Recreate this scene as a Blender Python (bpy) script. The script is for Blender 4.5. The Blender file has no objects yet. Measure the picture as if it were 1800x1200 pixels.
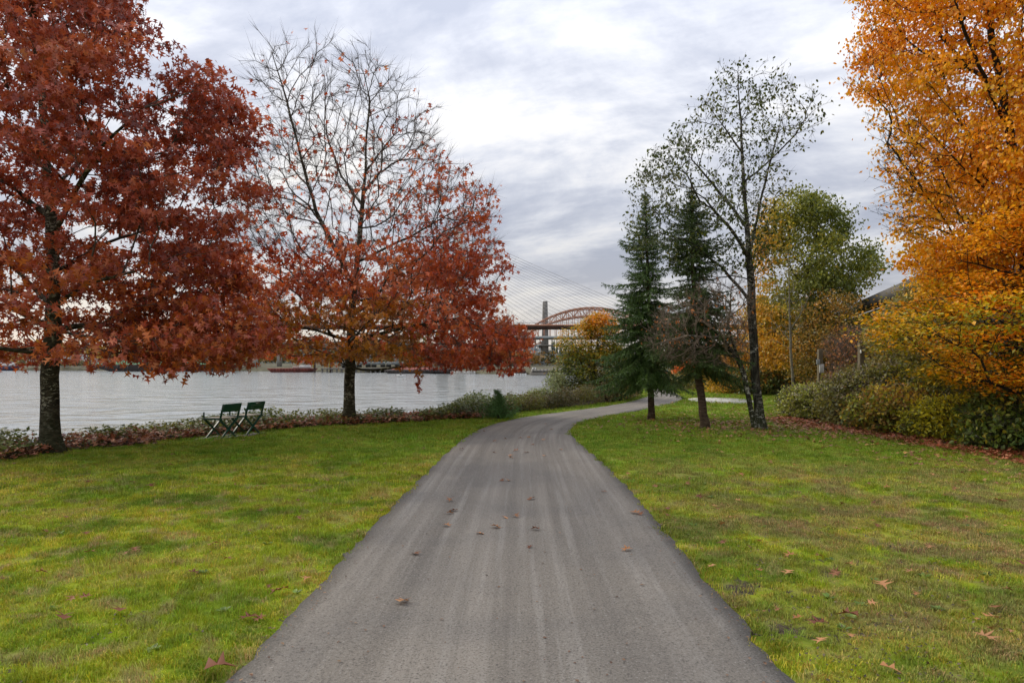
import bpy, math, random
import numpy as np
from mathutils import Vector, Matrix
R = np.random.default_rng(7)
random.seed(7)
S = bpy.context.scene
COL = S.collection
PI = math.pi

# ------------------------------------------------------------------ camera, sky, sun, exposure
EYE = 1.65; F = 1200.0; CX = 900.0; HY = 638.0          # eye height, focal length and horizon in photo pixels
cam_d = bpy.data.cameras.new('camera'); cam = bpy.data.objects.new('camera', cam_d); COL.objects.link(cam)
cam.location = (0, 0, EYE); cam.rotation_euler = (PI/2, 0, 0)
cam_d.sensor_width = 36; cam_d.lens = 36*F/1800; cam_d.shift_y = (HY-600)/1800
cam_d.clip_start = .05; cam_d.clip_end = 8000
S.camera = cam
S.view_settings.view_transform = 'Standard'; S.view_settings.look = 'None'
S.view_settings.exposure = 0.42; S.view_settings.gamma = 1; S.view_settings.use_curve_mapping = False
S.cycles.use_denoising = True
S.cycles.max_bounces = 6; S.cycles.diffuse_bounces = 3; S.cycles.glossy_bounces = 2; S.cycles.transmission_bounces = 3

SUN_AZ, SUN_EL = math.radians(-62), math.radians(38)     # azimuth from +Y towards +X
sd = Vector((math.sin(SUN_AZ)*math.cos(SUN_EL), math.cos(SUN_AZ)*math.cos(SUN_EL), math.sin(SUN_EL)))
sl = bpy.data.lights.new('sun', 'SUN'); sl.energy = 1.5; sl.angle = math.radians(22); sl.color = (1, .90, .76)
so = bpy.data.objects.new('sun', sl); COL.objects.link(so); so.rotation_euler = sd.to_track_quat('Z', 'Y').to_euler(); so.location = (-30, 20, 40)

def nd(nt, t, **kw):
    n = nt.nodes.new(t)
    for k, v in kw.items():
        if k[0] == '_': n.inputs[k[1:].replace('_', ' ')].default_value = v
        else: setattr(n, k, v)
    return n
def lk(nt, a, b): nt.links.new(a, b)
def mth(nt, op, a, b=None, c=None, clamp=False):
    n = nt.nodes.new('ShaderNodeMath'); n.operation = op; n.use_clamp = clamp
    for i, v in enumerate((a, b, c)):
        if v is None: continue
        if isinstance(v, (int, float)): n.inputs[i].default_value = v
        else: nt.links.new(v, n.inputs[i])
    return n.outputs[0]
def ramp(nt, fac, stops, interp='LINEAR'):
    n = nt.nodes.new('ShaderNodeValToRGB'); cr = n.color_ramp; cr.interpolation = interp
    while len(cr.elements) < len(stops): cr.elements.new(.5)
    for e, (p, c) in zip(cr.elements, stops):
        e.position = p; e.color = (*c, 1) if len(c) == 3 else c
    nt.links.new(fac, n.inputs[0]); return n.outputs[0]
def mixc(nt, fac, a, b, mode='MIX'):
    n = nt.nodes.new('ShaderNodeMix'); n.data_type = 'RGBA'; n.blend_type = mode
    for s, v in ((n.inputs[0], fac), (n.inputs[6], a), (n.inputs[7], b)):
        if isinstance(v, (int, float)): s.default_value = v
        elif isinstance(v, tuple): s.default_value = (*v, 1)
        else: nt.links.new(v, s)
    return n.outputs[2]
def mapr(nt, v, a, b, c, d):
    n = nt.nodes.new('ShaderNodeMapRange'); n.inputs[1].default_value = a; n.inputs[2].default_value = b
    n.inputs[3].default_value = c; n.inputs[4].default_value = d; nt.links.new(v, n.inputs[0]); return n.outputs[0]
def noise(nt, vec, scale, detail=4, rough=.5, dist=0, dim='3D'):
    n = nt.nodes.new('ShaderNodeTexNoise'); n.noise_dimensions = dim
    n.inputs['Scale'].default_value = scale; n.inputs['Detail'].default_value = detail
    n.inputs['Roughness'].default_value = rough; n.inputs['Distortion'].default_value = dist
    if vec is not None: nt.links.new(vec, n.inputs['Vector'])
    return n.outputs[0]
def mapping(nt, vec, scale=(1, 1, 1), loc=(0, 0, 0), rot=(0, 0, 0)):
    n = nt.nodes.new('ShaderNodeMapping'); n.inputs['Scale'].default_value = scale; n.inputs['Location'].default_value = loc
    n.inputs['Rotation'].default_value = rot; nt.links.new(vec, n.inputs[0]); return n.outputs[0]

W = bpy.data.worlds.new('World'); S.world = W; W.use_nodes = True
nt = W.node_tree; nt.nodes.clear()
out = nt.nodes.new('ShaderNodeOutputWorld'); bg = nt.nodes.new('ShaderNodeBackground'); bg.inputs[1].default_value = 0.1
sky = nt.nodes.new('ShaderNodeTexSky'); sky.sky_type = 'NISHITA'; sky.sun_disc = False
sky.sun_elevation = SUN_EL; sky.sun_rotation = SUN_AZ; sky.dust_density = 2.0
tc = nt.nodes.new('ShaderNodeTexCoord'); sep = nt.nodes.new('ShaderNodeSeparateXYZ'); lk(nt, tc.outputs['Generated'], sep.inputs[0])
zc = mth(nt, 'MAXIMUM', sep.outputs[2], 0.0)
den = mth(nt, 'ADD', zc, .17)
cmb = nt.nodes.new('ShaderNodeCombineXYZ')
lk(nt, mth(nt, 'DIVIDE', sep.outputs[0], den), cmb.inputs[0]); lk(nt, mth(nt, 'DIVIDE', sep.outputs[1], den), cmb.inputs[1])
cv = mapping(nt, cmb.outputs[0], (1, 1, 1), (6.1, 4.4, 0), (0, 0, .35))
n1 = noise(nt, mapping(nt, cv, (1, 1.15, 1)), 1.35, 8, .60, .35)
n2 = noise(nt, cv, .42, 3, .5, .2)
n3 = noise(nt, mapping(nt, cv, (1.2, 2.6, 1)), 2.6, 6, .6, .25)
cf = mth(nt, 'ADD', mth(nt, 'MULTIPLY', n1, .62), mth(nt, 'ADD', mth(nt, 'MULTIPLY', n2, .18), mth(nt, 'MULTIPLY', n3, .20)))
ccol = ramp(nt, cf, [(.405, (.36, .385, .46)), (.46, (.44, .46, .525)), (.505, (.535, .55, .60)), (.55, (.64, .64, .66)), (.61, (.735, .72, .695))])
# overcast luminance rises towards the zenith; cream glow low over the river to the left
grad = mth(nt, 'ADD', mth(nt, 'MULTIPLY', zc, 1.75), .64)
ccol = mixc(nt, 1.0, ccol, (1, 1, 1), 'MULTIPLY')
vm = nt.nodes.new('ShaderNodeVectorMath'); vm.operation = 'SCALE'; lk(nt, ccol, vm.inputs[0]); lk(nt, mth(nt, 'MULTIPLY', grad, 10.0), vm.inputs['Scale'])
low = mth(nt, 'POWER', mth(nt, 'SUBTRACT', 1.0, mth(nt, 'MULTIPLY', zc, 4.5, clamp=True), clamp=True), 2.5)
azl = mapr(nt, sep.outputs[0], .75, -.55, .25, 1.0)
warm = mixc(nt, mth(nt, 'MULTIPLY', low, azl), vm.outputs[0], (8.6, 7.5, 6.1))
fin = mixc(nt, .93, sky.outputs[0], warm)
up = mapr(nt, sep.outputs[2], -.02, 0, 0, 1)
fin = mixc(nt, up, (1.0, 1.0, .9), fin)
lk(nt, fin, bg.inputs[0]); lk(nt, bg.outputs[0], out.inputs[0])

# ------------------------------------------------------------------ helpers
def tag(o, label=None, cat=None, group=None, kind=None):
    if label: o['label'] = label
    if cat: o['category'] = cat
    if group: o['group'] = group
    if kind: o['kind'] = kind
    return o
def empty(name, loc, label, cat, group=None):
    o = bpy.data.objects.new(name, None); COL.objects.link(o); o.location = loc; o.empty_display_size = .2
    return tag(o, label, cat, group)
def link(name, me, parent=None):
    o = bpy.data.objects.new(name, me); COL.objects.link(o)
    if parent is not None:
        o.parent = parent; o.matrix_parent_inverse = Matrix.Translation(-Vector(parent.location))
    return o
def mesh_np(name, V, Fs, mat, cols=None, smooth=False, uv=None):
    """V (n,3); Fs list of (m,k) index arrays; cols (n,3) per-vertex leaf colour"""
    me = bpy.data.meshes.new(name); V = np.ascontiguousarray(V, dtype=np.float32)
    me.vertices.add(len(V)); me.vertices.foreach_set('co', V.ravel())
    Fs = [np.asarray(f, dtype=np.int32) for f in Fs if len(f)]
    loops = np.concatenate([f.ravel() for f in Fs]); tot = np.concatenate([np.full(len(f), f.shape[1]) for f in Fs])
    st = np.concatenate([[0], np.cumsum(tot)[:-1]]).astype(np.int32)
    me.loops.add(len(loops)); me.loops.foreach_set('vertex_index', loops)
    me.polygons.add(len(tot)); me.polygons.foreach_set('loop_start', st)
    me.update(calc_edges=True)
    if smooth: me.polygons.foreach_set('use_smooth', np.ones(len(tot), dtype=bool))
    if cols is not None:
        a = me.attributes.new('leafcol', 'FLOAT_COLOR', 'POINT')
        a.data.foreach_set('color', np.concatenate([cols, np.ones((len(cols), 1))], 1).astype(np.float32).ravel())
    if uv is not None:
        u = me.uv_layers.new(name='UVMap'); u.data.foreach_set('uv', uv[loops].astype(np.float32).ravel())
    if mat: me.materials.append(mat)
    return me
class MB:
    """collects boxes, bars and prisms into one mesh"""
    def __init__(s): s.v = []; s.f = {3: [], 4: []}; s.n = 0; s.ng = []
    def add(s, V, faces):
        for f in faces:
            if len(f) in s.f: s.f[len(f)].append([i+s.n for i in f])
            else:
                c = list(f)
                for i in range(1, len(c)-1): s.f[3].append([c[0]+s.n, c[i]+s.n, c[i+1]+s.n])
        s.v.extend([tuple(p) for p in V]); s.n += len(V); return s
    def box(s, x0, x1, y0, y1, z0, z1, M=None):
        V = [(x, y, z) for z in (z0, z1) for y in (y0, y1) for x in (x0, x1)]
        if M is not None: V = [tuple(M @ Vector(p)) for p in V]
        return s.add(V, [(0, 2, 3, 1), (4, 5, 7, 6), (0, 1, 5, 4), (2, 6, 7, 3), (0, 4, 6, 2), (1, 3, 7, 5)])
    def bar(s, a, b, w, h=None, n=4):
        a = Vector(a); b = Vector(b); d = b-a
        if d.length < 1e-6: return s
        d.normalize(); h = h or w
        r = Vector((0, 0, 1)) if abs(d.z) < .95 else Vector((0, 1, 0))
        u = d.cross(r).normalized(); v = u.cross(d)
        if n == 4: ring = [(-w/2, -h/2), (w/2, -h/2), (w/2, h/2), (-w/2, h/2)]
        else: ring = [(math.cos(2*PI*k/n)*w/2, math.sin(2*PI*k/n)*h/2) for k in range(n)]
        V = [p+u*x+v*y for p in (a, b) for x, y in ring]
        return s.add(V, [(i, (i+1) % n, n+(i+1) % n, n+i) for i in range(n)]+[tuple(range(n))[::-1], tuple(range(n, 2*n))])
    def prism(s, pts, y0, y1):
        """outline (x,z) extruded in y"""
        n = len(pts); V = [(x, y0, z) for x, z in pts]+[(x, y1, z) for x, z in pts]
        return s.add(V, [(i, (i+1) % n, n+(i+1) % n, n+i) for i in range(n)]+[tuple(range(n))[::-1], tuple(range(n, 2*n))])
    def mesh(s, name, mat): return mesh_np(name, np.array(s.v), [s.f[3], s.f[4]], mat)
    def build(s, name, mat, parent=None, bevel=0):
        o = link(name, s.mesh(name, mat), parent)
        if bevel:
            m = o.modifiers.new('bevel', 'BEVEL'); m.width = bevel; m.segments = 2; m.limit_method = 'ANGLE'
        return o
def PXP(px, py, d): return np.array([(px-CX)/F*d, d, EYE+(HY-py)/F*d])
def GP(px, py):                                              # point of the flat lawn seen at a pixel of the photo
    d = EYE*F/(py-HY); return ((px-CX)/F*d, d)
def inpoly(P, poly):
    P = np.atleast_2d(P); x, y = P[:, 0], P[:, 1]; c = np.zeros(len(P), bool); n = len(poly); j = n-1
    for i in range(n):
        xi, yi = poly[i]; xj, yj = poly[j]
        c ^= ((yi > y) != (yj > y)) & (x < (xj-xi)*(y-yi)/((yj-yi) if yj != yi else 1e-9)+xi); j = i
    return c
def polydist(P, line):
    P = np.atleast_2d(P); best = np.full(len(P), 1e9)
    for a, b in zip(line[:-1], line[1:]):
        a = np.array(a); b = np.array(b); ab = b-a; t = np.clip(((P-a)@ab)/(ab@ab), 0, 1)
        best = np.minimum(best, np.linalg.norm(P-(a+t[:, None]*ab), axis=1))
    return best
def sn(P, s, seed=0):
    """cheap smooth noise in -1..1"""
    q = P*s+seed*1.7
    return (np.sin(q[:, 0]*1.3+1.1*np.sin(q[:, 1]*1.7+seed))+np.sin(q[:, 1]*1.1+1.3*np.sin(q[:, -1]*1.9+2*seed))+np.sin(q[:, -1]*1.5+1.2*np.sin(q[:, 0]*1.2-seed)))/3

# ------------------------------------------------------------------ materials
def newmat(name):
    m = bpy.data.materials.new(name); m.use_nodes = True; nt = m.node_tree; nt.nodes.clear()
    o = nt.nodes.new('ShaderNodeOutputMaterial'); return m, nt, o
def leaf_mat(name, trans=.35, rough=.45, spec=.45, tint=1.25):
    m, nt, o = newmat(name)
    a = nt.nodes.new('ShaderNodeAttribute'); a.attribute_name = 'leafcol'
    p = nd(nt, 'ShaderNodeBsdfPrincipled', _Roughness=rough); p.inputs['Specular IOR Level'].default_value = spec
    lk(nt, a.outputs[0], p.inputs[0])
    t = nt.nodes.new('ShaderNodeBsdfTranslucent')
    lk(nt, mixc(nt, 1.0, a.outputs[0], (tint*1.15, tint, tint*.7), 'MULTIPLY'), t.inputs[0])
    mx = nt.nodes.new('ShaderNodeMixShader'); mx.inputs[0].default_value = trans
    lk(nt, p.outputs[0], mx.inputs[1]); lk(nt, t.outputs[0], mx.inputs[2]); lk(nt, mx.outputs[0], o.inputs[0]); return m
M_leaf = leaf_mat('leaf')
M_dry = leaf_mat('dry_leaf', .12, .55, .3)
M_needle = leaf_mat('needle', .15, .5, .3)
def pmat(name, c1, c2=None, scale=4, rough=.8, metal=0, bump=0, bscale=None, stretch=(1, 1, 1), detail=6, spec=.3, coord='Position', stops=(.35, .65)):
    m, nt, o = newmat(name)
    p = nd(nt, 'ShaderNodeBsdfPrincipled', _Roughness=rough, _Metallic=metal); p.inputs['Specular IOR Level'].default_value = spec
    g = nt.nodes.new('ShaderNodeNewGeometry'); v = mapping(nt, g.outputs['Position'], stretch)
    if c2 is None: c2 = tuple(x*.7 for x in c1)
    n = noise(nt, v, scale, detail, .6, .3)
    lk(nt, ramp(nt, n, [(stops[0], c2), (stops[1], c1)]), p.inputs[0])
    if bump:
        b = nd(nt, 'ShaderNodeBump', _Strength=1.0, _Distance=bump); lk(nt, noise(nt, v, bscale or scale*3, 6, .65), b.inputs['Height']); lk(nt, b.outputs[0], p.inputs['Normal'])
    lk(nt, p.outputs[0], o.inputs[0]); return m

def bark_mat(name, dark, mid, light, lich, horiz=True, moss=.0, lo=.56):
    m, nt, o = newmat(name)
    p = nd(nt, 'ShaderNodeBsdfPrincipled', _Roughness=.9); p.inputs['Specular IOR Level'].default_value = .15
    g = nt.nodes.new('ShaderNodeNewGeometry')
    v = mapping(nt, g.outputs['Position'], (7, 7, 26) if horiz else (22, 22, 5))
    n = noise(nt, v, 1.0, 7, .65, .6); n2 = noise(nt, mapping(nt, g.outputs['Position'], (9, 9, 20)), 1.0, 5, .6, .8); n3 = noise(nt, g.outputs['Position'], 1.6, 4, .6)
    c = ramp(nt, n, [(.38, dark), (.56, mid), (.68, light)])
    c = mixc(nt, mth(nt, 'MULTIPLY', ramp(nt, n2, [(lo, (0, 0, 0)), (lo+.05, (1, 1, 1))]), ramp(nt, n3, [(.42, (0, 0, 0)), (.55, (1, 1, 1))])), c, lich)
    if moss:
        sz = nt.nodes.new('ShaderNodeSeparateXYZ'); lk(nt, g.outputs['Position'], sz.inputs[0])
        mf = mth(nt, 'MULTIPLY', mapr(nt, sz.outputs[2], .9, .1, 0, moss), ramp(nt, n3, [(.35, (.3, .3, .3)), (.6, (1, 1, 1))]))
        c = mixc(nt, mf, c, (.035, .05, .01))
    b = nd(nt, 'ShaderNodeBump', _Strength=1.0, _Distance=.025); lk(nt, n, b.inputs['Height'])
    lk(nt, c, p.inputs[0]); lk(nt, b.outputs[0], p.inputs['Normal']); lk(nt, p.outputs[0], o.inputs[0]); return m
M_oakbark = bark_mat('oak_bark', (.014, .012, .008), (.058, .049, .032), (.11, .098, .068), (.28, .265, .20), True, .6, .535)
M_oaktwig = pmat('oak_twig', (.095, .075, .06), (.04, .031, .025), 9)
M_alderbark = bark_mat('alder_bark', (.012, .011, .008), (.05, .046, .034), (.09, .085, .065), (.42, .41, .36), False, .5, .53)
M_conbark = bark_mat('conifer_bark', (.035, .022, .015), (.095, .062, .043), (.14, .10, .075), (.14, .11, .09), True, .1, .7)
M_palebark = bark_mat('pale_bark', (.12, .11, .08), (.20, .18, .13), (.27, .25, .19), (.32, .31, .27), True, .1, .6)
M_beechbark = bark_mat('dark_bark', (.015, .012, .009), (.035, .03, .023), (.06, .05, .04), (.09, .085, .07), True, .2, .7)

# ------------------------------------------------------------------ layout of paths and banks (metres, from the photograph)
Lp = [(405, 1200), (590, 1000), (655, 925), (735, 848), (770, 812), (806, 778), (840, 756), (880, 742), (925, 733), (975, 726), (1040, 718), (1090, 710), (1128, 701), (1143, 693), (1146, 686), (1144, 678), (1146, 671), (1150, 667)]
Rp = [(1390, 1200), (1200, 975), (1150, 912), (1100, 855), (1060, 815), (1022, 783), (1004, 765), (1002, 752), (1018, 743), (1045, 736), (1090, 727), (1140, 718), (1182, 709), (1200, 702), (1196, 695), (1180, 687), (1168, 680), (1164, 674)]
Lw = [(-1.5, -4.0), (-1.48, 1.0)]+[GP(*p) for p in Lp]
Rw = [(1.48, -4.0), (1.46, 1.0)]+[GP(*p) for p in Rp]
def resample(L, n):
    L = np.array(L, float); s = np.concatenate([[0], np.cumsum(np.linalg.norm(np.diff(L, axis=0), axis=1))])
    # parameter is the index so that the two edges stay paired; smooth with Catmull-Rom
    t = np.linspace(0, len(L)-1, n); i = np.clip(t.astype(int), 0, len(L)-2); f = (t-i)[:, None]
    P = lambda k: L[np.clip(k, 0, len(L)-1)]
    p0, p1, p2, p3 = P(i-1), P(i), P(i+1), P(i+2)
    return .5*((2*p1)+(-p0+p2)*f+(2*p0-5*p1+4*p2-p3)*f**2+(-p0+3*p1-3*p2+p3)*f**3)
LW = resample(Lw, 260); RW = resample(Rw, 260)
ok = LW[:, 1] < 62
def _sm(a, k=13):
    pd_ = np.pad(a, ((k//2, k//2), (0, 0)), 'edge'); return np.stack([np.convolve(pd_[:, i], np.ones(k)/k, 'valid') for i in (0, 1)], 1)
LW, RW = _sm(_sm(LW)), _sm(_sm(RW))
LW[:, 0] += .010*np.sin(LW[:, 1]*5.1)+.012*np.sin(LW[:, 1]*13.7)+.016*R.normal(size=260)*(LW[:, 1] < 14)
RW[:, 0] += .010*np.sin(RW[:, 1]*4.3+1)+.012*np.sin(RW[:, 1]*11.9)+.016*R.normal(size=260)*(RW[:, 1] < 14)
path_poly = np.concatenate([LW, RW[::-1]])
bank = [(-40, 1), (-22, 5.5), (-12.5, 9.6)]+[GP(*p) for p in [(0, 812), (110, 790), (230, 782), (370, 766), (480, 756), (575, 748), (660, 744), (760, 741), (830, 737), (880, 729), (940, 722), (1000, 716), (1060, 709), (1105, 702), (1120, 696)]]+[(9, 46), (13, 62), (26, 78), (60, 95), (140, 120), (700, 330)]
land_poly = bank+[(700, -60), (-60, -60)]
rightline = [GP(*p) for p in [(1372, 736), (1430, 745), (1500, 756), (1620, 772), (1800, 800)]]+[(9.3, 8), (9.5, 2), (9.5, -6)]
def on_land(P): return inpoly(P, land_poly)
def bank_sd(P):
    d = polydist(P, bank); return np.where(on_land(P), -d, d)
WATER = -1.8
def ground_z(P):
    P = np.atleast_2d(P); d = bank_sd(P); t = np.clip((d-1.1)/4.5, 0, 1)
    z = -3.2*t*t*(3-2*t)*.9
    pd = np.where(inpoly(P, path_poly), 0, np.minimum(polydist(P, LW[::6]), polydist(P, RW[::6])))
    und = .035*sn(np.c_[P, P[:, :1]*.3], .9, 3)+.02*sn(np.c_[P, P[:, :1]*.3], 2.7, 1)
    z += np.where(d < 0, und*np.clip(pd/1.5, 0, 1), 0)
    z += np.interp(P[:, 0], [-3, 0], [.07, .15])*np.exp(-((d-.85)/.55)**2)*(d > -.4)
    return z-np.where((pd <= 0), .04, 0)

# ------------------------------------------------------------------ ground
def axis(lo, hi, fine_lo, fine_hi, step, grow=1.13):
    a = list(np.arange(fine_lo, fine_hi+1e-6, step)); s = step; x = fine_hi
    while x < hi: s *= grow; x += s; a.append(x)
    s = step; x = fine_lo
    while x > lo: s *= grow; x -= s; a.insert(0, x)
    return np.array(a)
xs = axis(-900, 1500, -14, 18, .22); ys = axis(-60, 420, 0, 34, .22)
GX, GY = np.meshgrid(xs, ys); P2 = np.c_[GX.ravel(), GY.ravel()]
z = ground_z(P2); V = np.c_[P2, z]
nx, ny = len(xs), len(ys); I = np.arange(nx*ny).reshape(ny, nx)
Q = np.stack([I[:-1, :-1], I[:-1, 1:], I[1:, 1:], I[1:, :-1]], -1).reshape(-1, 4)
def grass_colour(nt, pos):
    a = noise(nt, mapping(nt, pos, (1, 1.25, .1)), .9, 5, .6, .5); b = noise(nt, mapping(nt, pos, (1, 1, .1), (7, 3, 0)), 3.3, 5, .65, .4); c = noise(nt, mapping(nt, pos, (1, 1, .1), (2, 9, 0)), .28, 3, .5)
    col = ramp(nt, a, [(.34, (.125, .195, .014)), (.44, (.195, .27, .015)), (.53, (.31, .365, .018)), (.63, (.35, .33, .055))])
    col = mixc(nt, ramp(nt, b, [(.50, (0, 0, 0)), (.64, (.7, .7, .7))]), col, (.32, .27, .11))
    col = mixc(nt, ramp(nt, b, [(.32, (.55, .55, .55)), (.44, (0, 0, 0))]), col, (.10, .18, .012))
    # deeper green far off (10 m and more), yellower moss close by
    s = nt.nodes.new('ShaderNodeSeparateXYZ'); lk(nt, pos, s.inputs[0])
    dry = mth(nt, 'MULTIPLY', mapr(nt, s.outputs[0], 1.2, 2.6, 0, 1), ramp(nt, noise(nt, mapping(nt, pos, (1, 1, .1), (4, 4, 0)), 1.15, 5, .62, .5), [(.42, (0, 0, 0)), (.60, (.85, .85, .85))]))
    col = mixc(nt, mth(nt, 'MULTIPLY', dry, mapr(nt, s.outputs[1], 10, 13, 1, .25)), col, (.24, .205, .075))
    far = mapr(nt, mth(nt, 'ADD', s.outputs[1], mth(nt, 'MULTIPLY', c, 5)), 11.5, 15.5, 0, .72)
    return mixc(nt, far, col, mixc(nt, ramp(nt, b, [(.35, (0, 0, 0)), (.65, (1, 1, 1))]), (.095, .20, .012), (.18, .28, .018)))
m, nt, o = newmat('lawn_soil')
g = nt.nodes.new('ShaderNodeNewGeometry'); pos = g.outputs['Position']
p = nd(nt, 'ShaderNodeBsdfPrincipled', _Roughness=.95); p.inputs['Specular IOR Level'].default_value = .1
gc = mixc(nt, 1.0, grass_colour(nt, pos), (.80, .82, .75), 'MULTIPLY')
at = nt.nodes.new('ShaderNodeAttribute'); at.attribute_name = 'leafcol'
ss = nt.nodes.new('ShaderNodeSeparateColor'); lk(nt, at.outputs[0], ss.inputs[0])
nn = noise(nt, pos, 6, 6, .7, .5); soil = ramp(nt, noise(nt, pos, 14, 6, .7), [(.35, (.035, .027, .018)), (.65, (.10, .08, .055))])
bare = mth(nt, 'ADD', mth(nt, 'MULTIPLY', ss.outputs[0], 1.0), mth(nt, 'MULTIPLY', mth(nt, 'SUBTRACT', nn, .5), 2.2))
col = mixc(nt, ramp(nt, bare, [(.40, (0, 0, 0)), (.56, (1, 1, 1))]), gc, soil)
b = nd(nt, 'ShaderNodeBump', _Strength=1, _Distance=.03); lk(nt, noise(nt, pos, 22, 6, .7), b.inputs['Height'])
lk(nt, col, p.inputs[0]); lk(nt, b.outputs[0], p.inputs['Normal']); lk(nt, p.outputs[0], o.inputs[0])
def bareness(P):
    """0 grass .. 1 bare soil, real worn patches: path edges, banks, under shrubs"""
    P = np.atleast_2d(P); d = bank_sd(P); r = np.clip((d+.15)/.4, 0, 1)
    re = polydist(P, RW[::4]); le = polydist(P, LW[::4])
    r = np.maximum(r, np.clip(1-re/.16, 0, 1)*.40*(P[:, 1] > 0)); r = np.maximum(r, np.clip(1-le/.14, 0, 1)*.35)
    for px, py, s, k in ((1290, 1030, .42, .62), (1350, 1110, .38, .5), (1235, 1010, .25, .5), (1480, 1000, .6, .42), (1400, 960, .4, .38), (1540, 1130, .5, .42), (1450, 1110, .4, .42), (1620, 960, .6, .38), (1700, 1040, .4, .36), (565, 1000, .2, .5), (480, 1100, .25, .4), (60, 1165, .3, .4), (1180, 960, .25, .5)):
        c = np.array(GP(px, py)); r = np.maximum(r, k*np.exp(-(np.linalg.norm(P-c, axis=1)/s)**2))
    for px, py, s, k in ((1240, 757, 1.6, .38), (1340, 757, 1.9, .42), (1150, 737, 1.7, .45), (1410, 748, 2.0, .45), (92, 795, .5, .6), (612, 746, .5, .5)):
        c = np.array(GP(px, py)); r = np.maximum(r, k*np.exp(-(np.linalg.norm(P-c, axis=1)/s)**2))
    rl = polydist(P, rightline); side = inpoly(P, rightline+[(60, -6), (60, 30), (12, 30), (9, 21)])
    return np.maximum(r, np.where(side, 1, np.clip(1-rl/.35, 0, .6)))
br = bareness(P2)
o = link('lawn', mesh_np('lawn', V, [Q], m, cols=np.c_[br, br, br], smooth=True)); tag(o, kind='structure')

# path
n = 260; K = 15; us = np.linspace(0, 1, K)
PP = LW[:, None, :]*(1-us)[None, :, None]+RW[:, None, :]*us[None, :, None]
cen = (LW+RW)/2; vv = np.concatenate([[0], np.cumsum(np.linalg.norm(np.diff(cen, axis=0), axis=1))])
wid = np.linalg.norm(RW-LW, axis=1)
PP = np.concatenate([PP[:, :1], PP, PP[:, -1:]], 1); us = np.concatenate([[0], us, [1]]); K += 2
zz = .014+.012*np.abs(np.sin(us*PI))[None, :]**.5*np.ones((n, 1)); zz[:, 0] = -.06; zz[:, -1] = -.06
V = np.concatenate([PP, zz[..., None]], -1).reshape(-1, 3)
sm = lambda a: np.stack([np.convolve(np.pad(a[:, i], 20, 'edge'), np.ones(41)/41, 'valid') for i in (0, 1)], 1)
cs = sm(cen); tg_ = np.gradient(cs, axis=0); tg_ /= np.linalg.norm(tg_, axis=1, keepdims=True); nr_ = np.c_[tg_[:, 1], -tg_[:, 0]]
lat = ((PP-cs[:, None])*nr_[:, None]).sum(-1)
uv = np.stack([lat, vv[:, None]*np.ones((1, K))], -1).reshape(-1, 2)
I = np.arange(n*K).reshape(n, K); Q = np.stack([I[:-1, :-1], I[:-1, 1:], I[1:, 1:], I[1:, :-1]], -1).reshape(-1, 4)
m, nt, o = newmat('asphalt')
uvn = nt.nodes.new('ShaderNodeUVMap'); g = nt.nodes.new('ShaderNodeNewGeometry'); pos = g.outputs['Position']; U = uvn.outputs[0]
st = noise(nt, mapping(nt, U, (3.6, .07, 1)), 1.0, 5, .6, .05); st2 = noise(nt, mapping(nt, U, (11, .22, 1), (3, 1, 0)), 1.0, 4, .6, .0)
big = noise(nt, pos, .55, 4, .55, .4); gr = noise(nt, pos, 70, 3, .8); gr2 = noise(nt, pos, 38, 4, .7)
col = ramp(nt, st, [(.34, (.140, .124, .104)), (.5, (.176, .157, .131)), (.64, (.222, .199, .168))])
col = mixc(nt, ramp(nt, st2, [(.50, (0, 0, 0)), (.66, (.65, .65, .65))]), col, (.255, .235, .205))
col = mixc(nt, ramp(nt, big, [(.38, (.35, .35, .35)), (.55, (0, 0, 0))]), col, (.085, .082, .08))
sx = nt.nodes.new('ShaderNodeSeparateXYZ'); lk(nt, U, sx.inputs[0])
edge = mth(nt, 'ADD', mth(nt, 'ABSOLUTE', sx.outputs[0]), mth(nt, 'MULTIPLY', mth(nt, 'SUBTRACT', gr2, .5), .12))
col = mixc(nt, ramp(nt, mth(nt, 'DIVIDE', edge, 1.5), [(.86, (0, 0, 0)), (.955, (.65, .65, .65))]), col, (.06, .056, .05))
col = mixc(nt, ramp(nt, gr, [(.36, (.75, .75, .75)), (.48, (0, 0, 0))]), col, (.045, .04, .037))
col = mixc(nt, ramp(nt, gr, [(.60, (0, 0, 0)), (.68, (.6, .6, .6))]), col, (.34, .33, .31))
cr = noise(nt, mapping(nt, U, (1.2, 7, 1), (5, 2, 0)), 1.0, 4, .5, 1.5)
p = nd(nt, 'ShaderNodeBsdfPrincipled', _Roughness=.85); p.inputs['Specular IOR Level'].default_value = .25
b = nd(nt, 'ShaderNodeBump', _Strength=.9, _Distance=.006); lk(nt, mth(nt, 'ADD', gr, gr2), b.inputs['Height'])
lk(nt, col, p.inputs[0]); lk(nt, b.outputs[0], p.inputs['Normal']); lk(nt, p.outputs[0], o.inputs[0])
o = link('path', mesh_np('path', V, [Q], m, smooth=True, uv=uv)); tag(o, kind='structure')

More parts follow.
